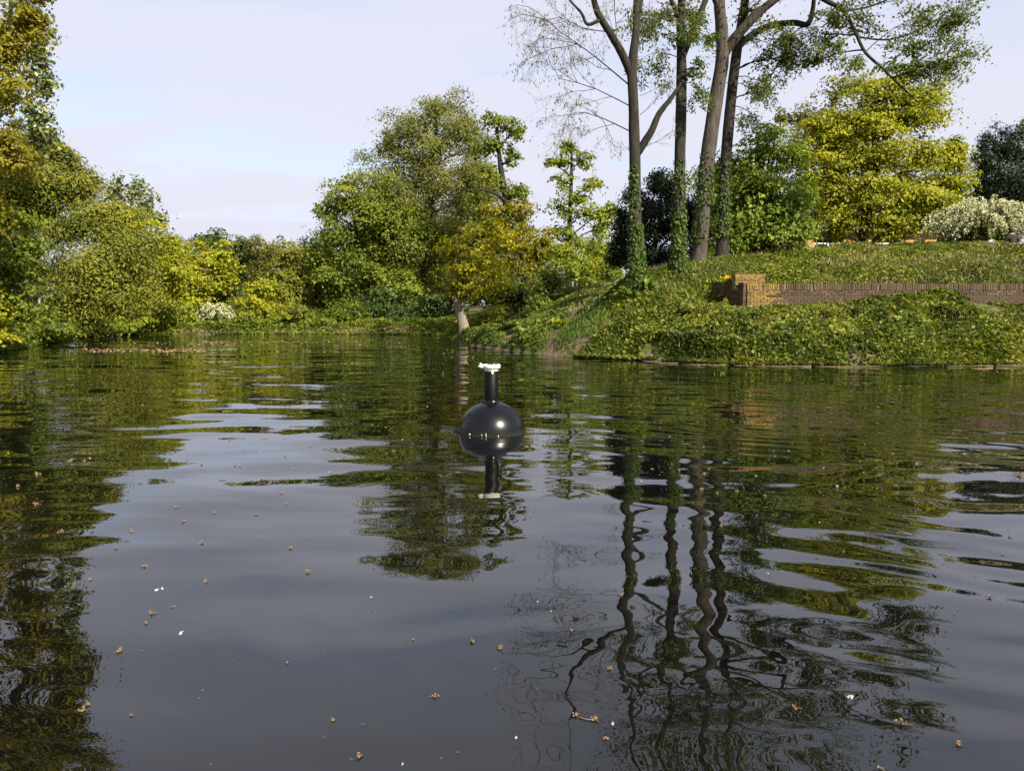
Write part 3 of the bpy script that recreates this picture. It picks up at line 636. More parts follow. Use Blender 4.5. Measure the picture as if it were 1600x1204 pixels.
AF = -math.pi / 2     # towards the camera
tall_tree('ash_tree', 'almost bare forked tree, nearest the water of the four tall trunks',
    [(995, 452, 27.5, 30), (995, 400, 27.5, 25), (993, 330, 27.5, 22), (992, 250, 27.5, 21), (990, 170, 27.5, 19), (988, 105, 27.5, 18), (994, 50, 27.5, 14), (995, 0, 27.5, 12), (1003, -70, 27.4, 11), (1010, -150, 27.3, 9), (1018, -230, 27.2, 7), (1024, -330, 27.2, 3)],
    [[(989, 128, 27.5, 12), (984, 110, 27.5, 14), (970, 80, 27.4, 12), (952, 50, 27.3, 11), (936, 24, 27.2, 10), (928, 0, 27.2, 9), (915, -60, 27, 7), (900, -130, 26.8, 3)],
     [(991, 250, 27.5, 9), (1001, 232, 27.5, 12), (1018, 205, 27.3, 11), (1030, 178, 27.2, 9), (1050, 152, 27.1, 7), (1064, 130, 27, 3)],
     [(936, 32, 27.2, 6), (918, 38, 27.1, 5), (908, 20, 27.1, 4), (890, 0, 27, 3), (870, -30, 27, 2)],
     [(998, 20, 27.5, 8), (1004, -10, 27.5, 7), (1015, -50, 27.6, 5), (1040, -110, 27.7, 3)]],
    [(982, 132, 27.5, -1, -.2, .55, 3.0, .028, 3, .04), (983, 165, 27.5, -1, .1, .35, 2.6, .022, 3, .05), (984, 205, 27.5, -1, -.1, .15, 2.3, .024, 3, .05), (1000, 240, 27.4, .5, -.3, .6, 1.3, .014, 1, .02),
     (1000, 180, 27.5, .9, -.2, .6, 1.3, .014, 1, .02), (1000, 150, 27.5, .7, .2, .8, 1.5, .012, 1, .02), (970, 85, 27.4, -.2, 0, 1, 2.0, .02, 3, 0), (950, 50, 27.3, -1, 0, .3, 1.8, .018, 3, .02), (993, 60, 27.5, .8, 0, .6, 1.6, .014, 2, .02),
     (920, -40, 27, -1, 0, .6, 2.4, .02, 2, 0), (905, -110, 27, -.4, 0, 1, 2.2, .02, 2, 0), (1008, -130, 27.3, .3, 0, 1, 2.4, .02, 2, 0), (1003, -80, 27.3, -.7, 0, .7, 2.2, .02, 2, 0), (1040, 165, 27.1, .4, 0, .9, 1.2, .012, 1, 0), (880, -10, 27, -.8, 0, .2, 1.3, .012, 2, .03)],
    [], 'russet', [(0, 2.2, 1500, AF, 1.1), (1.6, 4.2, 260, AF - .6, .6)], 'bark', leaf=(.10, .03), bare=True)
tall_tree('ash_tree', 'straight dark trunk second from the water, leafy above and ivy below',
    [(1060, 428, 29, 26), (1061, 350, 29, 22), (1062, 260, 29, 20), (1064, 180, 29, 20), (1065, 100, 29, 18), (1064, 40, 29, 16), (1066, -20, 29, 14), (1068, -110, 29, 12), (1070, -220, 29, 9), (1074, -330, 29, 4)],
    [[(1063, 100, 29, 9), (1069, 82, 29, 11), (1080, 55, 29, 10), (1095, 20, 29, 9), (1108, -15, 29, 8), (1130, -80, 29, 5), (1150, -150, 29, 3)], [(1062, 30, 29, 8), (1045, -10, 28.8, 6), (1030, -70, 28.5, 4), (1015, -130, 28.2, 2)]],
    [(1060, 90, 28.9, -1, -.3, .3, 1.2, .018, 2, .12), (1062, 60, 28.9, -.9, -.4, .5, 1.3, .018, 2, .12), (1068, 130, 28.8, .6, -.7, .1, .9, .015, 2, .12), (1060, 145, 28.9, -.7, -.5, .2, .8, .012, 1, .1), (1066, 20, 28.9, -1, -.3, .2, 1.4, .018, 2, .12), (1066, 50, 28.8, .4, -.9, .2, 1.1, .015, 2, .1)],
    [lob(1035, 25, 26, 22, 29), lob(1062, 60, 26, 24, 28.6), lob(1085, 110, 18, 26, 28.8), lob(1050, -60, 60, 45, 29), lob(1100, -120, 70, 50, 29), lob(1030, -160, 55, 45, 28.5), lob(1060, -250, 80, 50, 29), lob(1080, 20, 26, 26, 29.4)],
    'ash', [(0, 2.4, 1000, AF - .3, 1.0), (1.8, 4.2, 260, AF - .2, 1.0)], 'bark')
tall_tree('ash_tree', 'pale grey curving trunk third from the water, thickest of the four',
    [(1090, 416, 30, 26), (1096, 370, 30, 25), (1100, 300, 30, 27), (1108, 230, 30, 27), (1118, 160, 30, 26), (1129, 90, 30, 24), (1127, 40, 30, 22), (1124, 0, 30, 19), (1128, -80, 30, 17), (1138, -170, 30, 13), (1146, -260, 30, 9), (1155, -350, 30, 4)],
    [[(1124, 100, 30, 14), (1134, 80, 30, 16), (1150, 58, 29.8, 15), (1172, 34, 29.6, 14), (1195, 12, 29.4, 12), (1220, -8, 29.2, 11), (1260, -50, 29, 8), (1300, -90, 28.8, 4)], [(1126, 20, 30, 10), (1110, -20, 29.8, 8), (1095, -80, 29.6, 5)]],
    [(1135, 130, 29.8, .9, -.4, .1, 1.1, .02, 2, .14), (1140, 60, 29.7, .6, -.5, .2, 1.2, .018, 2, .12)],
    [lob(1170, -70, 80, 50, 29.8), lob(1120, -150, 80, 60, 30), lob(1150, -270, 90, 55, 30), lob(1220, -110, 70, 50, 29), lob(1110, 60, 16, 30, 29.2), lob(1250, -40, 60, 36, 29)],
    'ash', [(0.8, 4.2, 330, AF - .9, .7), (2.2, 3.6, 200, AF + .9, .4)], 'bark_pale')
tall_tree('ash_tree', 'rearmost of the four tall trunks, sending a long leafy bough to the right',
    [(1128, 398, 32, 24), (1130, 330, 32, 20), (1134, 250, 32, 20), (1142, 160, 32, 19), (1150, 90, 32, 18), (1158, 40, 32, 16), (1166, -10, 32, 14), (1178, -100, 32, 12), (1188, -220, 32, 8), (1195, -310, 32, 4)],
    [[(1148, 84, 32, 10), (1156, 70, 32, 12), (1180, 52, 31.7, 10), (1205, 40, 31.4, 9), (1240, 36, 31, 9), (1262, 38, 30.6, 8), (1270, 15, 30.4, 7), (1272, -10, 30.2, 5)],
     [(1240, -30, 30, 10), (1285, -2, 29.6, 7.5), (1318, 18, 29.3, 6), (1336, 50, 29.1, 5), (1352, 82, 29, 4.5), (1380, 108, 28.9, 3.6), (1402, 130, 28.8, 2.6), (1435, 160, 28.7, 2)],
     [(1168, -20, 32, 9), (1205, -32, 31, 10), (1240, -30, 30, 10)],
     [(1340, 58, 29.1, 3), (1390, 62, 28.9, 2.6), (1440, 45, 28.7, 2), (1490, 12, 28.5, 1.4)], [(1395, 122, 28.8, 3), (1440, 105, 28.6, 2.4), (1480, 98, 28.5, 1.8), (1518, 98, 28.4, 1.2)], [(1318, 18, 29.3, 3), (1360, 10, 29, 2.6), (1410, -10, 28.8, 2)]],
    [(1150, 120, 31.8, .9, -.4, .1, 1.5, .022, 2, .15), (1146, 165, 31.8, .9, -.3, 0, 1.3, .02, 2, .16), (1170, 60, 31.5, .7, -.3, -.1, 1.4, .02, 2, .14), (1215, 40, 31.2, .7, -.2, -.3, 1.3, .02, 2, .14), (1250, 38, 30.8, .2, -.4, -.6, 1.0, .018, 2, .14),
     (1352, 82, 29, .9, -.3, .3, 1.6, .02, 2, .05), (1380, 108, 28.9, 1, -.2, .2, 1.8, .02, 2, .05), (1402, 130, 28.8, 1, -.2, .15, 1.6, .016, 2, .05), (1400, 60, 28.8, .9, 0, .4, 1.5, .016, 2, .03), (1440, 45, 28.7, .9, 0, .5, 1.4, .014, 2, .03), (1455, 102, 28.6, 1, 0, .15, 1.3, .012, 2, .04),
     (1336, 50, 29.1, -.5, -.2, -.7, .9, .014, 2, .06), (1320, 20, 29.2, .7, -.2, .5, 1.5, .018, 2, .03), (1290, 0, 29.6, .4, -.2, -.7, 1.0, .014, 2, .06), (1352, 85, 29, -.7, -.2, -.2, .8, .012, 2, .06), (1380, 5, 29, .9, 0, .2, 1.5, .016, 2, .04), (1490, 14, 28.5, .8, 0, .3, .8, .01, 1, .03)],
    [lob(1200, 95, 32, 34, 31.6), lob(1185, 140, 18, 24, 31.6), lob(1235, 90, 18, 26, 31.2), lob(1175, 15, 34, 22, 31.8), lob(1290, -70, 80, 50, 29.5), lob(1380, -60, 80, 44, 29), lob(1200, -160, 90, 60, 31.5), lob(1300, 30, 28, 20, 29.6), lob(1330, -130, 70, 45, 30), lob(1240, -240, 80, 50, 31), lob(1330, -210, 60, 40, 30), lob(1430, -40, 40, 30, 28.7), lob(1228, 62, 20, 20, 31), lob(1360, 38, 40, 22, 29), lob(1425, 72, 40, 22, 28.8), lob(1472, 100, 34, 14, 28.6), lob(1440, 22, 36, 16, 28.8), lob(1488, 34, 20, 14, 28.5), lob(1390, 108, 26, 14, 28.9), lob(1290, 62, 24, 16, 29.8), lob(1270, 100, 14, 14, 30.4), lob(1425, 112, 26, 12, 28.7)],
    'ash', [(1.0, 4.2, 500, AF, 1.3)], 'bark')

# --- flowering shrubs: arching sprays with blossom along their upper side
def spray_shrub(label, px, D, W, Hh, n, cx=0.0):
    a = at(px, 500, D); base = np.array([a[0], a[1], ground_at(a[0], a[1])]); root = empty('flowering_shrub', base)
    st, fo, bl = Geo(), Geo(), Geo()
    for i in range(n):
        an = rng.uniform(0, 2 * math.pi); el = rng.uniform(.15, 1.25); R_ = rng.uniform(.55, 1.0)
        out_ = np.array([math.cos(an) * W * math.cos(el) * R_, math.sin(an) * W * .75 * math.cos(el) * R_, 0])
        pk = base + out_ * .75 + [0, 0, Hh * (.35 + .65 * math.sin(el)) * R_]
        end = base + out_ * 1.12 + [0, 0, max(.1, Hh * (.30 + .5 * math.sin(el)) * R_ - .35 * math.cos(el))]
        P = bez(base + out_ * .1 + [0, 0, .1], pk + [0, 0, .25 * Hh], end, 9)
        st.tube(P, np.linspace(.02, .005, 9), 3, cap=False)
        f = rng.random(74) ** .7 * .75 + .25; idx = f * 8; j = np.minimum(idx.astype(int), 7); w = (idx - j)[:, None]
        pts = P[j] * (1 - w) + P[j + 1] * w
        fo.leaves(pts[:20] + rng.normal(0, .07, (20, 3)) - [0, 0, .05], .10, .055, .6, np.clip(rng.normal(.5, .2, 20), 0, 1))
        bl.leaves(pts[20:] + rng.normal(0, .045, (54, 3)) + [0, 0, .03], .085, .07, .8, np.clip(rng.normal(.5, .25, 54), 0, 1))
        if i % 2 == 0:
            q = base + (P[6] - base) * rng.uniform(.3, .8, (40, 1)) + rng.normal(0, .12 * W, (40, 3)) * [1, 1, .6]
            q[:, 2] = np.maximum(q[:, 2], base[2] + .05)
            fo.leaves(q, .11, .065, .5, np.clip(rng.normal(.3, .2, 40), 0, 1))
    st.build('stems', M['twig'], root, base); fo.build('foliage', M['ivy'], root, base); bl.build('blossom', M['blossom'], root, base)
    tag(root, label, 'shrub'); return root
spray_shrub('broad shrub covered in drooping cream white blossom on top of the mound', 1528, 38.5, 3.1, 3.0, 330)
spray_shrub('white flowering bush at the waterline of the far shore', 338, 54, 1.6, 1.9, 90)

# ------------------------------------------------------------------ ground cover on the banks
def scatter(n, x0, x1, y0, y1):
    return rng.uniform(x0, x1, n), rng.uniform(y0, y1, n)
PATH = np.array([at(860, 545, 27.6)[:2], at(885, 512, 29.5)[:2], at(905, 492, 32)[:2], at(935, 470, 34)[:2], at(965, 455, 35.5)[:2]])
def path_dist(x, y):
    d = np.full(len(x), 1e9)
    for i in range(len(PATH) - 1):
        a, c = PATH[i], PATH[i + 1]; v = c - a; t = np.clip(((x - a[0]) * v[0] + (y - a[1]) * v[1]) / (v @ v), 0, 1)
        d = np.minimum(d, np.hypot(x - a[0] - t * v[0], y - a[1] - t * v[1]))
    return d
WALL_X0, WALL_X1, WALL_Y = 7.86, 18.6, 26.0
def hummock(x, y): return vnoise(x * .9 + 5, y * .9, 21) * .6 + vnoise(x * 2.3, y * 2.3 + 9, 22) * .4
def cover(name, label, cat, n, box, mat, leaf, hh, keepf, up=1.0, tintf=None, blade=False, over=.02):
    x, y = scatter(n, *box); s = shore_dist(x, y)
    k = (s > over) & keepf(x, y, s); x, y, s = x[k], y[k], s[k]
    h = hummock(x, y) * np.where((x > WALL_X0 - .6) & (y < WALL_Y + .3), np.clip((WALL_Y - .1 - y) / 1.0, .15 + .42 * np.clip((x - 8.8) / 3.0, 0, 1) + .12 * np.exp(-((x - 13.6) / 1.3) ** 2), 1), 1); z = np.maximum(zg(x, y), .06) + (hh * h * rng.random(len(x)) ** .6 + .02) * np.clip(s / .5 + .25, 0, 1)
    t = np.clip(rng.normal(.47, .2, len(x)) + (vnoise(x * .6, y * .6, 31) - .5) * .5 + (vnoise(x * 1.9, y * 1.9, 33) - .5) * .45 + (0 if tintf is None else tintf(x, y, s)), 0, 1)
    q = Geo(); P = np.stack([x, y, z], 1)
    if blade:
        T = np.tile([0, 0, 1.0], (len(x), 1)) + rng.normal(0, .45, (len(x), 3)); N = rng.normal(0, 1, (len(x), 3)) * [1, 1, .3]
        q.leaves(P + [0, 0, leaf[0] * .35], leaf[0], leaf[1], 0, t, N=N, T=T, fold=.3)
    else:
        sz = (.55 + 1.0 * vnoise(x * .8 + 3, y * .8, 35) + .35 * vnoise(x * 2.6, y * 2.6, 36))[:, None]
        q.leaves(P, leaf[0] * sz, leaf[1] * sz, up, t)
    o = q.build(name, M[mat]); tag(o, label, cat, kind='stuff'); return o
notwall = lambda x, y: ~((x > WALL_X0 - .1) & (abs(y - WALL_Y) < .22))
cover('ivy_ground_cover', 'ivy and bramble leaves covering the bank below the brick wall', 'ivy', 165000, (1.5, 22, 21.3, 26.2), 'ivy', (.10, .075), .66,
      lambda x, y, s: notwall(x, y) & (path_dist(x, y) > .26) & (vnoise(x * .9, y * .9, 41) > .17) & ((vnoise(x * 1.3, y * 1.3, 47) > .26) | (rng.random(len(x)) > .75)), over=-.14)
cover('meadow_plants', 'low fine green plants covering the slope above the brick wall', 'ground cover', 110000, (3.5, 26, 26.1, 36.5), 'meadow', (.095, .062), .46,
      lambda x, y, s: notwall(x, y) & (path_dist(x, y) > .6) & (vnoise(x * .8, y * .8, 48) > .12), tintf=lambda x, y, s: .04)
cover('dry_grass', 'straw coloured dead stems scattered among the plants on the bank', 'dry grass', 9000, (2, 22, 21.8, 34), 'straw', (.26, .016), .45,
      lambda x, y, s: notwall(x, y) & (vnoise(x * .7, y * .7, 49) > .52), blade=True)
cover('tall_grass', 'green grass blades standing on the mound and bank', 'grass', 22000, (4, 25, 22.2, 35), 'grass', (.18, .020), .32,
      lambda x, y, s: notwall(x, y) & (vnoise(x * .5, y * .5, 50) > .52), blade=True)
cover('grass', 'bright green grass and weeds on the slope beside the earth path', 'grass', 60000, (-3.5, 8.0, 25, 37), 'grass', (.17, .028), .10,
      lambda x, y, s: (path_dist(x, y) > .26) & (x < 7.4) & (vnoise(x * .8, y * .8, 43) > .22), blade=True)
cover('ivy_ground_cover', 'low green plants along the shore by the pale leaning trunk', 'ground cover', 30000, (-6, 4, 28, 46), 'ivy', (.14, .085), .40,
      lambda x, y, s: (path_dist(x, y) > .3) & (s < 6) & (vnoise(x * .6, y * .6, 44) > .25))
cover('ivy_ground_cover', 'dark undergrowth on the ground of the far and left shores', 'undergrowth', 120000, (-32, -3, 26, 58), 'green', (.20, .11), .7,
      lambda x, y, s: (s < 4.5), over=-.35)
def herb(label, px, py, D, n, L, mat, group=None, lf=.62):
    a = at(px, py, D); base = np.array([a[0], a[1], ground_at(a[0], a[1])]); root = empty('leafy_plant', base); q, st = Geo(), Geo()
    for i in range(n):
        an = rng.uniform(0, 6.28); d = np.array([math.cos(an), math.sin(an), rng.uniform(.5, 1.6)]); d /= np.linalg.norm(d); tip = base + d * L * rng.uniform(.5, 1.0)
        st.tube(bez(base, (base + tip) / 2 + [0, 0, .06], tip, 4), .008, 3, cap=False)
        q.leaves(np.array([tip, tip - d * L * .25]), L * lf, L * lf * .45, 1, np.clip(rng.normal(.6, .2, 2), 0, 1), T=np.array([d, d]) - [0, 0, .6])
    st.build('stems', M['twig'], root, base); q.build('foliage', M[mat], root, base); tag(root, label, 'plant', group)
for px, py, D, n, L, mt, lb_ in [(868, 515, 30, 26, .42, 'lime', 'broad-leaved pale green plant beside the bare earth landing'), (880, 520, 29, 20, .36, 'lime', 'low broad-leaved plant just below the path edge'), (795, 525, 33.5, 34, .5, 'dark', 'dark glossy broad-leaved plant on the shore behind the buoy'),
                              (820, 535, 31, 30, .42, 'lime', 'bright lime plant hanging over the water right behind the buoy'), (985, 490, 27, 36, .5, 'grass', 'tall pale green plant on the slope below the forked tree'), (1010, 480, 27.2, 30, .5, 'grass', 'leafy pale plant just right of the foot of the forked tree'),
                              (1400, 468, 25.2, 60, .45, 'ivy_trunk', 'mound of dark nettles in front of the brick wall'), (1340, 474, 25.2, 50, .34, 'ivy_trunk', 'nettle clump in front of the wall nearer its pier')]:
    herb(lb_, px, py, D, n, L, mt)

for i in range(18):
    px = rng.uniform(960, 1590); D = rng.uniform(22.9, 25.0); a = at(px, 500, D)
    if shore_dist(np.array([a[0]]), np.array([a[1]]))[0] < .4: continue
    herb('upright leafy weed standing up out of the ivy on the bank', px, 500, D, int(rng.integers(26, 60)), rng.uniform(.4, .8), ['grass', 'meadow', 'ivy_trunk', 'grass', 'green'][i % 5], 'weeds among the ivy on the bank', .24)
# ------------------------------------------------------------------ brick wall
b = NB('old_brick'); oi = b.n('ShaderNodeObjectInfo'); tcn = b.n('ShaderNodeNewGeometry')
n = b.noise(tcn.outputs['Position'], 14, 5, .65)
c0 = b.ramp(oi.outputs['Random'], [(0, (.058, .042, .028)), (.4, (.110, .074, .046)), (.75, (.078, .060, .042)), (1, (.150, .102, .060))])
mx = b.n('ShaderNodeMix', data_type='RGBA', blend_type='MULTIPLY'); mx.inputs['Factor'].default_value = .7
b.l(c0, mx.inputs['A']); b.l(b.ramp(n.outputs['Fac'], [(.3, (.45, .45, .45)), (.65, (1, 1, 1))]), mx.inputs['B'])
M['brick'] = b.end(b.princ(mx.outputs['Result'], .9, .15, n.outputs['Fac'], .7, .012))
b = NB('ochre_brick'); oi = b.n('ShaderNodeObjectInfo'); tcn = b.n('ShaderNodeNewGeometry')  # bricks at the wall end, blotched with ochre
n = b.noise(tcn.outputs['Position'], 9, 5, .65)
c0 = b.ramp(oi.outputs['Random'], [(0, (.115, .072, .036)), (.5, (.155, .102, .046)), (1, (.185, .122, .054))])
mx = b.n('ShaderNodeMix', data_type='RGBA'); b.l(c0, mx.inputs['A']); mx.inputs['B'].default_value = (.255, .170, .035, 1)
mrn = b.n('ShaderNodeMapRange'); mrn.inputs[1].default_value = .45; mrn.inputs[2].default_value = .62; b.l(n.outputs['Fac'], mrn.inputs[0]); b.l(mrn.outputs[0], mx.inputs['Factor'])
M['brick_ochre'] = b.end(b.princ(mx.outputs['Result'], .92, .1, n.outputs['Fac'], .7, .012))
M['mortar'] = plain('lime_mortar', (.150, .118, .085), .95, .1, .3, 9, .6)
M['brick_shaded'] = plain('shaded_brick', (.085, .055, .032), .95, .1, .45, 5, .6)  # return wall brick, the shade on that face put into its colour
wz = 2.46
wall = empty('brick_wall', (WALL_X0, WALL_Y, ground_at(9, 25.6)))
wo = np.array(wall.location)
core = Geo(); core.box(((WALL_X0 + WALL_X1) / 2 + .05, WALL_Y + .02, wz - .66), (WALL_X1 - WALL_X0 - .12, .30, 1.28)); core.build('mortar_core', M['mortar'], wall, wo)
def brick_mesh(name, d, mat, bev=.006):
    bm = bmesh.new(); bmesh.ops.create_cube(bm, size=1.0, matrix=Matrix.Diagonal((*d, 1)))
    bmesh.ops.bevel(bm, geom=list(bm.edges), offset=bev, segments=1, affect='EDGES', clamp_overlap=True)
    me = bpy.data.meshes.new(name); bm.to_mesh(me); bm.free(); me.materials.append(mat); return me
me_s = [brick_mesh('soldier_brick', (.066, .345, .215), M['brick']), brick_mesh('soldier_brick_ochre', (.066, .345, .215), M['brick_ochre'])]
me_b = [brick_mesh('stretcher_brick', (.213, .102, .064), M['brick']), brick_mesh('stretcher_brick_ochre', (.213, .102, .064), M['brick_ochre'])]
prnd = random.Random(5)
def put_brick(me, x, y, z, tilt=.008, sx=1.0):
    o = bpy.data.objects.new('brick', me); col.objects.link(o); o.parent = wall
    o.location = (x - wo[0] + prnd.gauss(0, .002), y - wo[1] + prnd.gauss(0, .005), z - wo[2] + prnd.gauss(0, .003))
    o.rotation_euler = (prnd.gauss(0, tilt), prnd.gauss(0, tilt), prnd.gauss(0, tilt)); o.scale = (sx, 1, 1)
ochre_pick = lambda x: 1 if x < WALL_X0 + 1.05 + prnd.gauss(0, .18) else 0
nb = 0
x = WALL_X0 + .035
while x < WALL_X1:
    if prnd.random() > .012: put_brick(me_s[ochre_pick(x)], x, WALL_Y, wz - .107); nb += 1
    x += .0765
rest = Geo()
for c in range(11):
    z = wz - .215 - .045 - c * .0755; x = WALL_X0 + (.1065 if c % 2 == 0 else .219)
    if c % 2: put_brick(me_b[1], WALL_X0 + .051, WALL_Y - .122, z, sx=.48); nb += 1
    while x < WALL_X1:
        near = x < WALL_X0 + 1.3
        if nb < 285 and (c < 2 or near): put_brick(me_b[ochre_pick(x)], x + .0, WALL_Y - .122, z); nb += 1
        else: rest.box((x, WALL_Y - .122 + prnd.gauss(0, .005), z), (.213, .10, .064))
        x += .225
tag(rest.build('brick_courses', M['brick'], wall, wo), kind='stuff')
# raised block on the end and the return wall running back into the mound, its shade put into the colour
up = Geo(); x0b, x1b = at(1147, 440, 26.25)[0], at(1192, 440, 26.25)[0]
up.box(((x0b + x1b) / 2, 26.42, wz + .045), (x1b - x0b - .04, .50, .52)); up.build('raised_block_core', M['mortar'], wall, wo)
for c in range(4):
    z = wz + .235 - c * .0755; xe = x0b
    while xe < x1b - .04:
        ln = .213 if (xe > x0b or c % 2 == 0) else .102
        ln = min(ln, x1b - xe); put_brick(me_b[1], xe + ln / 2, 26.155, z, sx=ln / .213); xe += ln + .012
x = x0b + .03
cp = Geo()
while x < x1b:
    cp.box((x, 26.40, wz + .305), (.066, .56, .065)); x += .0765
cp.build('coping', M['brick_ochre'], wall, wo)
rw = Geo(); A0 = np.array([WALL_X0 - .02, WALL_Y - .12]); A1 = at(1100, 460, 28.6)[:2]; dv = A1 - A0; Ln = np.linalg.norm(dv); dv /= Ln; nv = np.array([-dv[1], dv[0]])
Mr = np.array([[dv[0], nv[0], 0], [dv[1], nv[1], 0], [0, 0, 1]])
for c in range(15):
    z = wz - .06 + .0755 * 2 - c * .0755; u = .1065 if c % 2 else .219
    if c % 2 == 0 and z < wz + .02: q = A0 + dv * .052; rw.box((q[0], q[1], z), (.102, .22, .066), Mr)
    while u < Ln:
        zt = wz + .02 if u < .55 else wz + .16
        if z < zt:
            q = A0 + dv * u + nv * (0 + prnd.gauss(0, .006)); rw.box((q[0], q[1], z), (.213, .22, .066), Mr)
        u += .225
q = A0 + dv * (Ln / 2 + .02) ; rw.box((q[0], q[1], wz - .5), (Ln - .04, .19, 1.0), Mr)
tag(rw.build('return_wall', M['brick_shaded'], wall, wo), label='return of the brick wall running back into the mound, shade put into its dark colour')
tag(wall, 'long low brown brick garden wall with ochre pier on the bank', 'wall')
# plant with yellow flowers on the wall end
fp = at(1138, 436, 26.9); fr = empty('flowering_plant', (fp[0], fp[1], wz + .02)); q, st, fl = Geo(), Geo(), Geo()
for i in range(26):
    d = np.array([rng.normal(0, .55), rng.normal(0, .3), rng.uniform(.5, 1.1)]); tip = np.array([fp[0], fp[1], wz + .0]) + d * .26
    st.tube(bez(np.array([fp[0], fp[1], wz - .02]), (np.array([fp[0], fp[1], wz]) + tip) / 2 + [0, 0, .03], tip, 4), .006, 3, cap=False)
    q.leaves(tip + rng.normal(0, .05, (4, 3)) - [0, 0, .1], .09, .05, .7, .6); fl.leaves(tip + rng.normal(0, .035, (7, 3)), .06, .055, .9, np.clip(rng.normal(.5, .2, 7), 0, 1))
st.build('stems', M['twig'], fr, fr.location); q.build('foliage', M['grass'], fr, fr.location); tag(fl.build('flowers', M['gold'], fr, fr.location), kind='stuff')
tag(fr, 'small plant with yellow flowers growing on the end of the brick wall', 'plant')

# ------------------------------------------------------------------ timber edging at the waterlines
M['timber'] = plain('weathered_timber', (.120, .085, .055), .85, .2, .35, 9, .5)
def edging(name, label, pts, z, r, seg):
    root = empty(name, (pts[0][0], pts[0][1], 0)); P = smooth_poly(pts, 8)[: 8 * (len(pts) - 1) + 1]
    d = np.r_[0, np.cumsum(np.hypot(*np.diff(P, axis=0).T))]; u = 0
    while u < d[-1] - .2:
        v = min(u + seg * rng.uniform(.7, 1.2), d[-1]); t = np.linspace(u, v - .06, 5)
        Q = np.stack([np.interp(t, d, P[:, 0]) + rng.normal(0, .02), np.interp(t, d, P[:, 1]) + rng.normal(0, .02), np.full(5, z + rng.normal(0, .008)) + rng.normal(0, .006, 5)], 1)
        lg = Geo(); lg.tube(Q, r * rng.uniform(.7, 1.2), 8, lump=.12); lg.build('log', M['timber'], root, root.location); u = v
    tag(root, label, 'edging')
off = lambda P, dy: [(x, y + dy) for x, y in P]
edging('timber_edging', 'thin pale timber edging along the waterline below the ivy bank', off([(4.6, 23.85), (6.5, 22.4), (9.2, 22.05), (12, 22.15), (14.9, 22.25), (19, 21.95)], -.20), -.003, .013, 1.9)
edging('timber_edging', 'thin timber edging along the far end of the pond', off([(-24.4, 50.3), (-20, 51.2), (-17, 51.6), (-12, 51.3), (-8.4, 50.8), (-5, 49.8)], -.08), .012, .035, 2.4)

# ------------------------------------------------------------------ low house behind the maple
M['render'] = plain('orange_brick_wall', (.430, .215, .095), .9, .15, .16, 5, .3)
M['slate'] = plain('grey_slate', (.130, .135, .145), .7, .25, .2, 4, .3)
M['white'] = plain('white_paint', (.72, .72, .70), .5, .4, .05)
b = NB('window_glass'); M['glass'] = b.end(b.princ((.015, .018, .02), .06, .5))
hx0, hx1, hy = at(1262, 370, 50)[0], at(1464, 370, 50)[0], 50.0
hz = 4.3; ht = at(1300, 364, 50)[2]
house = empty('garden_house', ((hx0 + hx1) / 2, hy + 2.5, hz)); ho = np.array(house.location)
op = [(1273, 1319), (1337, 1346), (1362, 1409), (1434, 1446)]
edges = [hx0] + [at(p_, 370, 50)[0] for o in op for p_ in o] + [hx1]
for i in range(0, len(edges), 2):
    q = Geo(); w_ = edges[i + 1] - edges[i]; q.box(((edges[i] + edges[i + 1]) / 2, hy + .15, (hz + ht) / 2), (w_, .3, ht - hz)); q.build('wall', M['render'], house, ho)
for i in range(1, len(edges) - 1, 2):
    a, c = edges[i], edges[i + 1]; w_ = c - a
    q = Geo(); q.box(((a + c) / 2, hy + .2, ht - .14), (w_, .2, .28)); q.build('lintel', M['render'], house, ho)
    fr_ = Geo(); zt, zb = ht - .28, hz + .02
    for xx in (a + .035, (a + c) / 2, c - .035): fr_.box((xx, hy + .2, (zt + zb) / 2), (.07, .08, zt - zb))
    for z_ in (zb + .04, zt - .04, hz + 1.55): fr_.box(((a + c) / 2, hy + .203, z_), (w_, .078, .08))
    wnd = fr_.build('window', M['white'], house, ho)
    gq = Geo(); gq.box(((a + c) / 2, hy + .215, (zt + zb) / 2), (w_ - .02, .02, zt - zb)); gq.build('pane', M['glass'], wnd, ho)
q = Geo(); q.box(((hx0 + hx1) / 2, hy + 4.9, (hz + ht) / 2), (hx1 - hx0, .3, ht - hz)); q.box((hx0 + .15, hy + 2.5, (hz + ht) / 2), (.3, 4.6, ht - hz)); q.box((hx1 - .15, hy + 2.5, (hz + ht) / 2), (.3, 4.6, ht - hz)); q.build('rear_wall', M['render'], house, ho)
q = Geo(); cx, cy = (hx0 + hx1) / 2, hy + 2.5; wx, wy = (hx1 - hx0) / 2 + .3, 2.95
V = [[cx - wx, cy - wy, ht], [cx + wx, cy - wy, ht], [cx + wx, cy + wy, ht], [cx - wx, cy + wy, ht], [cx - wx, cy - wy, ht + .12], [cx + wx, cy - wy, ht + .12], [cx + wx, cy + wy, ht + .12], [cx - wx, cy + wy, ht + .12], [cx - wx + 1.4, cy, ht + .95], [cx + wx - 1.4, cy, ht + .95]]
q.add(V, [[0, 3, 2, 1], [0, 1, 5, 4], [1, 2, 6, 5], [2, 3, 7, 6], [3, 0, 4, 7], [4, 5, 9, 8], [6, 7, 8, 9], [5, 6, 9, 9], [7, 4, 8, 8]]); q.build('roof', M['slate'], house, ho)
tag(house, 'low orange brick garden house with grey roof half hidden behind the maple', 'house')

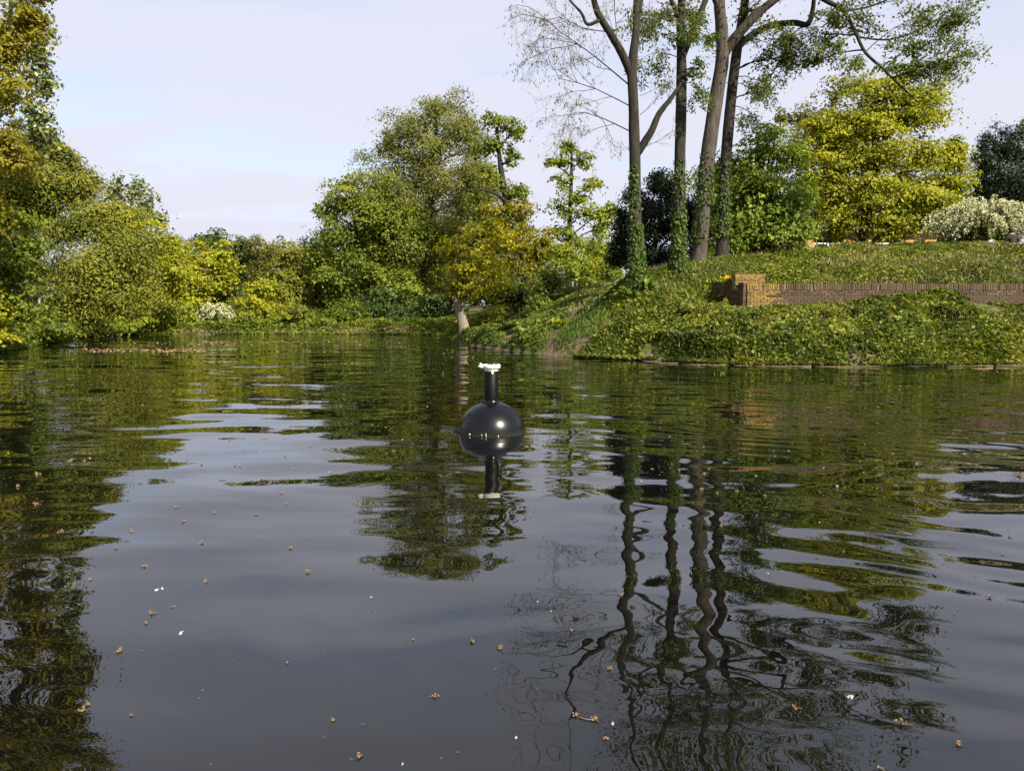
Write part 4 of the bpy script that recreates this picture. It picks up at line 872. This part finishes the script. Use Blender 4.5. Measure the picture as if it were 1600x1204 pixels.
# ------------------------------------------------------------------ person sitting on the mound, seen from behind
def person(px, D):
    a = at(px, 380, D); z0 = ground_at(a[0], a[1])
    J = [(0, 0, .13), (0, .01, .30), (0, .05, .47), (0, .09, .60), (0, .12, .69), (0, .145, .77), (0, .15, .86), (.19, .08, .56), (.30, .10, .36), (.22, .36, .30), (-.19, .08, .56), (-.31, .11, .36), (-.20, .36, .29),
         (.11, .06, .12), (.19, .46, .42), (.17, .62, .06), (.18, .76, .04), (-.11, .06, .12), (-.20, .45, .42), (-.18, .62, .06), (-.19, .76, .04)]
    rr = [.17, .16, .17, .14, .06, .088, .082, .085, .062, .04, .085, .062, .04, .10, .07, .05, .04, .10, .07, .05, .04]
    E = [(0, 1), (1, 2), (2, 3), (3, 4), (4, 5), (5, 6), (3, 7), (7, 8), (8, 9), (3, 10), (10, 11), (11, 12), (0, 13), (13, 14), (14, 15), (15, 16), (0, 17), (17, 18), (18, 19), (19, 20)]
    me = bpy.data.meshes.new('body'); me.from_pydata(J, E, []); tmp = bpy.data.objects.new('tmp_body', me); col.objects.link(tmp)
    tmp.modifiers.new('skin', 'SKIN'); s2 = tmp.modifiers.new('sub', 'SUBSURF'); s2.levels = 2; s2.render_levels = 2
    for i, v in enumerate(me.skin_vertices[0].data): v.radius = (rr[i], rr[i] * (.8 if i < 4 else 1)); v.use_root = (i == 0)
    bpy.context.view_layer.update(); dg = bpy.context.evaluated_depsgraph_get()
    m2 = bpy.data.meshes.new_from_object(tmp.evaluated_get(dg)); bpy.data.objects.remove(tmp); m2.name = 'body'
    for m in (plain('dark_jacket', (.030, .020, .016), .85, .15, .3), plain('skin', (.33, .20, .14), .6, .3), plain('dark_trousers', (.02, .02, .024), .85, .15, .2)): m2.materials.append(m)
    for pl in m2.polygons:
        c = pl.center; pl.use_smooth = True
        pl.material_index = 1 if c.z > .67 or (c.y > .31 and .2 < c.z < .36 and abs(c.x) > .19 and c.y < .40) else (2 if c.z < .14 or c.y > .33 else 0)
    root = empty('person', (a[0], a[1], z0)); o = link('body', m2, None, root)
    V, F = lathe([(.001, .135), (.05, .125), (.085, .09), (.100, .04), (.100, -.02), (.085, -.07), (.05, -.09)], 16); hg = Geo(); hg.add(V + [0, .135, .80], F, .5, True); hg.build('hair', plain('dark_hair', (.018, .012, .009), .6, .3, .4, 30), root)
    nz = Geo(); nz.box((0, .25, .79), (.03, .04, .045)); nz.build('nose', m2.materials[1], root)
    for s_ in (-1, 1): eg = Geo(); eg.box((.098 * s_, .15, .79), (.02, .03, .055)); eg.build('ear', m2.materials[1], root)
    root.scale = (1.12, 1.12, 1.1)
    tag(root, 'person in a dark brown jacket sitting with back turned beside the white blossom', 'person')
person(1583, 34.6)
bgp = at(1549, 380, 34.9); bag = empty('bag', (bgp[0], bgp[1], ground_at(bgp[0], bgp[1]))); bo = np.array(bag.location)
bm = bmesh.new(); bmesh.ops.create_cube(bm, size=1, matrix=Matrix.Translation((0, 0, .19)) @ Matrix.Diagonal((.34, .2, .40, 1))); bmesh.ops.bevel(bm, geom=list(bm.edges), offset=.06, segments=3, affect='EDGES')
me = bpy.data.meshes.new('body'); bm.to_mesh(me); bm.free(); link('body', me, plain('pale_cloth', (.50, .53, .58), .8, .2, .1), bag)
hq = Geo(); hq.tube(bez(np.array([-.1, 0, .37]), np.array([0, -.06, .46]), np.array([.1, 0, .37]), 8), .012, 6); hq.box((.04, -.105, .27), (.16, .015, .10)); hq.build('strap', plain('blue_strap', (.10, .20, .42), .7, .2), bag)
tag(bag, 'pale blue-white bag on the mound beside the seated person', 'bag')

# ------------------------------------------------------------------ the buoy
bc = on_water(768, 674); buoy = empty('buoy', (bc[0], bc[1], 0))
b = NB('black_gloss_plastic'); tcn = b.n('ShaderNodeTexCoord'); n = b.noise(tcn.outputs['Object'], 14, 5, .6)
rg = b.n('ShaderNodeMapRange'); rg.inputs[3].default_value = .24; rg.inputs[4].default_value = .30; b.l(n.outputs['Fac'], rg.inputs[0])
sz_ = b.n('ShaderNodeSeparateXYZ'); b.l(tcn.outputs['Object'], sz_.inputs[0]); n3 = b.noise(tcn.outputs['Object'], 9, 6, .7)
dm = b.n('ShaderNodeMapRange'); dm.inputs[1].default_value = .075; dm.inputs[2].default_value = .015; b.l(b.math('ADD', sz_.outputs[2], b.math('MULTIPLY', b.math('SUBTRACT', n3.outputs['Fac'], .5), .12)), dm.inputs[0])
dc = b.n('ShaderNodeMix', data_type='RGBA'); b.l(dm.outputs[0], dc.inputs['Factor']); dc.inputs['A'].default_value = (.003, .003, .004, 1); dc.inputs['B'].default_value = (.012, .013, .008, 1)
M['black'] = b.end(b.princ(dc.outputs['Result'], rg.outputs[0], .32, n.outputs['Fac'], .02, .002))
M['black_matt'] = plain('black_matt_plastic', (.002, .002, .0025), .5, .12, .2, 12, .05)
M['cream'] = plain('off_white_plastic', (.72, .70, .60), .45, .4, .06, 10, .05)
RB, HB = .438, .405
prof = [(RB * .80, -.22), (RB * .96, -.10)] + [(RB * math.cos(t), HB * math.sin(t)) for t in np.linspace(0, R(84), 26)] + [(.0, HB)]
V, F = lathe(prof, 64); q = Geo(); q.add(V, F, .5, True); q.build('float', M['black'], buoy)
V, F = lathe([(.106, HB - .035), (.106, HB + .012), (.104, HB + .014), (.092, HB + .014), (.092, HB)], 40); q = Geo(); q.add(V, F, .5, True); q.build('collar', M['black'], buoy)
for an in (250, 275, 300, 40, 130, 210):
    q = Geo(); V, F = lathe([(.0, .022), (.013, .022), (.016, .016), (.016, 0)], 10); q.add(V + [.122 * math.cos(R(an)), .122 * math.sin(R(an)), HB - .022], F, .5, True); q.build('bolt', M['black_matt'], buoy)
PT = .80
V, F = lathe([(.092, HB - .02), (.092, PT), (.088, PT + .004), (0, PT + .004)], 40); q = Geo(); q.add(V, F, .5, True); q.build('pole', M['black_matt'], buoy)
V, F = lathe([(.070, PT - .005), (.092, PT + .006), (.092, PT + .028), (.100, PT + .038), (.118, PT + .044), (.118, PT + .082), (.112, PT + .090), (.085, PT + .092), (.0, PT + .092)], 40); q = Geo(); q.add(V, F, .5, True); lid = q.build('cap_ring', M['cream'], buoy)
V, F = lathe([(.066, PT + .09), (.066, PT + .106), (.060, PT + .112), (.0, PT + .112)], 32); q = Geo(); q.add(V + [.015, 0, 0], F, .5, True); q.build('lid', M['black'], buoy)
q = Geo(); q.tube([(-.085, -.02, PT + .062), (-.125, -.03, PT + .066), (-.150, -.035, PT + .068)], [.030, .027, .024], 12); q.tube([(-.148, -.035, PT + .068), (-.165, -.038, PT + .066)], [.012, .010], 8); q.build('nozzle', M['cream'], buoy)
q = Geo(); q.tube([(-.140, -.035, PT + .08), (-.138, -.035, PT + .105)], [.018, .014], 10); q.build('knob', M['cream'], buoy)
q = Geo(); q.box((.018, -.095, PT - .012), (.022, .012, .03)); q.build('clip', M['cream'], buoy)
for i, (an, z_) in enumerate([(232, .018), (255, .02), (262, .034), (262.5, .012), (283, .01), (240, .01), (300, .014), (318, .02)]):
    rr = math.sqrt(max(0, 1 - (z_ / HB) ** 2)) * RB; q = Geo(); V, F = lathe([(0, .007), (.005, .006), (.007, .002), (.006, -.002)], 8); q.add(V * (1 + .5 * (i == 0)) + [rr * math.cos(R(an)), rr * math.sin(R(an)), z_], F, .5, True); q.build('water_bead', M['cream'] if i < 5 else M['black'], buoy)
q = Geo(); t_ = np.linspace(0, 2 * math.pi, 73); rw_ = RB + .004 + rng.normal(0, .002, 73); rw_[-1] = rw_[0]
q.tube(np.stack([rw_ * np.cos(t_), rw_ * np.sin(t_), np.full(73, .003)], 1), .003 + .002 * rng.random(73), 6, cap=False); q.build('added_waterline_ring', plain('added_ring_tone', (.022, .022, .016), .8, .2, .5, 20), buoy)  # thin dark ring added to set the float off from its reflection
tag(buoy, 'black dome buoy with upright pole and white cap floating on the pond', 'buoy')

# ------------------------------------------------------------------ things afloat
M['catkin'] = leaf_mat('tan_blossom_bits', (0.13, 0.082, 0.04), (0.25, 0.165, 0.085), (0.4, 0.29, 0.17), .2)
M['petal'] = leaf_mat('white_petal', (0.36, 0.35, 0.3), (0.5, 0.49, 0.43), (0.62, 0.61, 0.56), .2)
b = NB('bubble_film'); gl = b.n('ShaderNodeBsdfGlass'); gl.inputs['IOR'].default_value = 1.12; gl.inputs['Roughness'].default_value = .02; M['bubble'] = b.end(gl)
def blossom_mesh(name, r, nq, flatz, mat, stalk=True):
    q = Geo(); c = rng.normal(0, 1, (nq, 3)) * [r * .42, r * .42, r * flatz]; c[:, 2] = abs(c[:, 2]) + .003
    q.leaves(c, r * .75, r * .55, .7, np.clip(rng.normal(.5, .25, nq), 0, 1), fold=.4)
    V, F = lathe([(0, r * .34), (r * .22, r * .28), (r * .34, r * .12), (r * .30, -.004)], 8); q.add(V + rng.normal(0, r * .05, V.shape), F, .4, True)
    if stalk: q.tube(bez(np.array([0, 0, .004]), np.array([r * 1.0, r * .5, .008]), np.array([r * 1.7, r * 1.1, .003]), 5), .0016, 4, tint=.2)
    me = q.mesh(name); me.materials.append(M[mat]); return me
bm_ = [blossom_mesh('blossom', .020, 14, .35, 'catkin', i % 2 == 0) for i in range(5)]
pm_ = [blossom_mesh('petal', .018, 5, .12, 'petal', False) for i in range(3)]
bq = Geo(); V, F = lathe([(0, .007), (.004, .006), (.0075, .003), (.008, 0)], 12); bq.add(V, F, .5, True); bubm = bq.mesh('bubble'); bubm.materials.append(M['bubble'])
def afloat(name, me, px, py, s, label, cat, group=None):
    w = on_water(px, py); o = bpy.data.objects.new(name, me); col.objects.link(o); o.location = (w[0], w[1], .001); o.rotation_euler = (0, 0, prnd.uniform(0, 6.28)); s *= .76; o.scale = (s, s, s)
    tag(o, label, cat, group)
TAN = [(57, 742, 2.2), (110, 721, 1.8), (132, 721, 1.3), (28, 760, 1.3), (55, 789, 1.6), (95, 831, 1.3), (205, 830), (275, 793), (335, 801), (286, 815), (315, 848), (182, 856), (367, 728), (375, 729), (393, 750), (408, 749), (447, 787), (400, 804), (454, 856), (440, 770), (315, 726), (482, 736), (460, 733), (445, 713), (480, 894), (225, 885), (359, 688), (270, 612, 1.6), (532, 635, 1.8), (692, 583, 1.4), (615, 705, 1.2),
       (321, 908), (237, 958), (228, 973, .7), (188, 1016), (270, 948, .6), (140, 906, .7), (738, 1002), (782, 1013, 1.1), (646, 999, .5), (679, 1088, .8), (560, 1183, .8), (449, 1035, .5), (520, 1125, .6), (971, 930, .8), (892, 985, .7), (952, 1045, .7), (1242, 1106, .9), (1498, 1163, .9), (1375, 1201, .9), (1545, 933), (1566, 866), (948, 1154, .6),
       (1101, 741, 1.4), (1096, 766, 1.5), (1152, 768, 1.1), (1196, 775, 1.1), (1121, 771), (1061, 735), (1108, 733), (1440, 768), (1567, 687, 1.5), (1595, 792, 1.2), (1127, 822), (1208, 836, .9), (1399, 759), (1578, 839, .8), (205, 1117, .5)]
for i, t in enumerate(TAN): afloat('floating_blossom', bm_[i % 5], t[0], t[1], t[2] if len(t) > 2 else 1.0, 'small tan fallen blossom lying alone on the pond surface', 'blossom', 'tan fallen blossoms on the pond')
for px, py, s, lb_ in [(137, 1100, .85, 'upper tan blossom of the touching pair near the lower left corner'), (129, 1110, .95, 'lower tan blossom of the touching pair near the lower left corner'), (900, 1118, .85, 'tan blossom at the thin end of the drowned stalk in the foreground'), (930, 1124, .95, 'tan blossom at the thick end of the drowned stalk in the foreground'), (1410, 1130, 1.15, 'largest tan blossom in the right foreground with a pale edge'), (1592, 743, 2.4, 'wide tan leaf scrap afloat at the photo right edge')]:
    afloat('floating_blossom', bm_[int(px) % 5], px, py, s, lb_, 'blossom')
for px, py, s in [(245, 922, 1.5), (282, 990, 1.3), (580, 933, .5), (840, 940, .6), (861, 955, .6), (806, 1153, .7), (958, 1131, .8), (1330, 1090, 1.2), (1200, 896, .8), (1308, 760, 1.5), (1280, 816, .8), (628, 1194, .5), (254, 920, 1.0)]:
    afloat('floating_petal', pm_[int(px) % 3], px, py, s, 'small white petal afloat on the dark water', 'petal', 'white petals on the pond')
for px, py in [(317, 1079), (312, 1091), (655, 945), (580, 954), (592, 1031), (508, 1021), (568, 1132), (506, 1153), (550, 1187), (716, 1176), (365, 1033), (775, 1046), (330, 1194), (852, 1015), (840, 1077), (221, 1017), (518, 905), (458, 922), (630, 1012), (690, 1186), (1015, 900), (668, 936), (785, 905)]:
    afloat('bubble', bubm, px, py, prnd.uniform(.8, 1.4), 'tiny clear bubble on the foreground water', 'bubble', 'bubbles on the water')
w0 = on_water(900, 1118); w1 = on_water(930, 1124); q = Geo(); q.tube(bez(w0 + [0, 0, .003], (w0 + w1) / 2 + [.0, -.03, .004], w1 + [0, 0, .004], 6) - w0, .0022, 5, tint=.3); o = q.build('twig', M['catkin']); o.location = w0; tag(o, 'thin stalk floating between two tan blossoms in the foreground', 'twig')
# specks too many to count: drifts of fallen blossom towards the far and left shores
q = Geo(); P = []
def drift(n, x0, x1, yc, ys, s):
    px = rng.uniform(x0, x1, n); py = rng.normal(yc, ys, n) if ys > 0 else rng.uniform(yc, yc - ys, n)
    for a, c in zip(px, py):
        if c > 523:
            w = on_water(a, c)
            if shore_dist(np.array([w[0]]), np.array([w[1]]))[0] < -.1: P.append((*w[:2], .004, s))
drift(420, 125, 320, 547, 1.6, .075); drift(260, 120, 420, 537, 3.0, .06); drift(260, 320, 520, 534, 1.3, .06); drift(110, 430, 640, 534, 4, .05); drift(170, 0, 330, 548, -90, .026); drift(90, 0, 520, 560, -160, .018); drift(120, 500, 1600, 585, -170, .022); drift(60, 690, 740, 552, 5, .04)
P = np.array(P); q2 = [P[P[:, 3] == s] for s in np.unique(P[:, 3])]
for a in q2: q.leaves(a[:, :3], a[0, 3] * 1.5, a[0, 3], 3.5, np.clip(rng.normal(.45, .25, len(a)), 0, 1))
tag(q.build('floating_debris', M['catkin']), 'drifts of tiny fallen blossom scattered over the far water', 'debris', kind='stuff')
print('TRIS', sum(2 * len(m.polygons) for m in bpy.data.meshes if m.users))
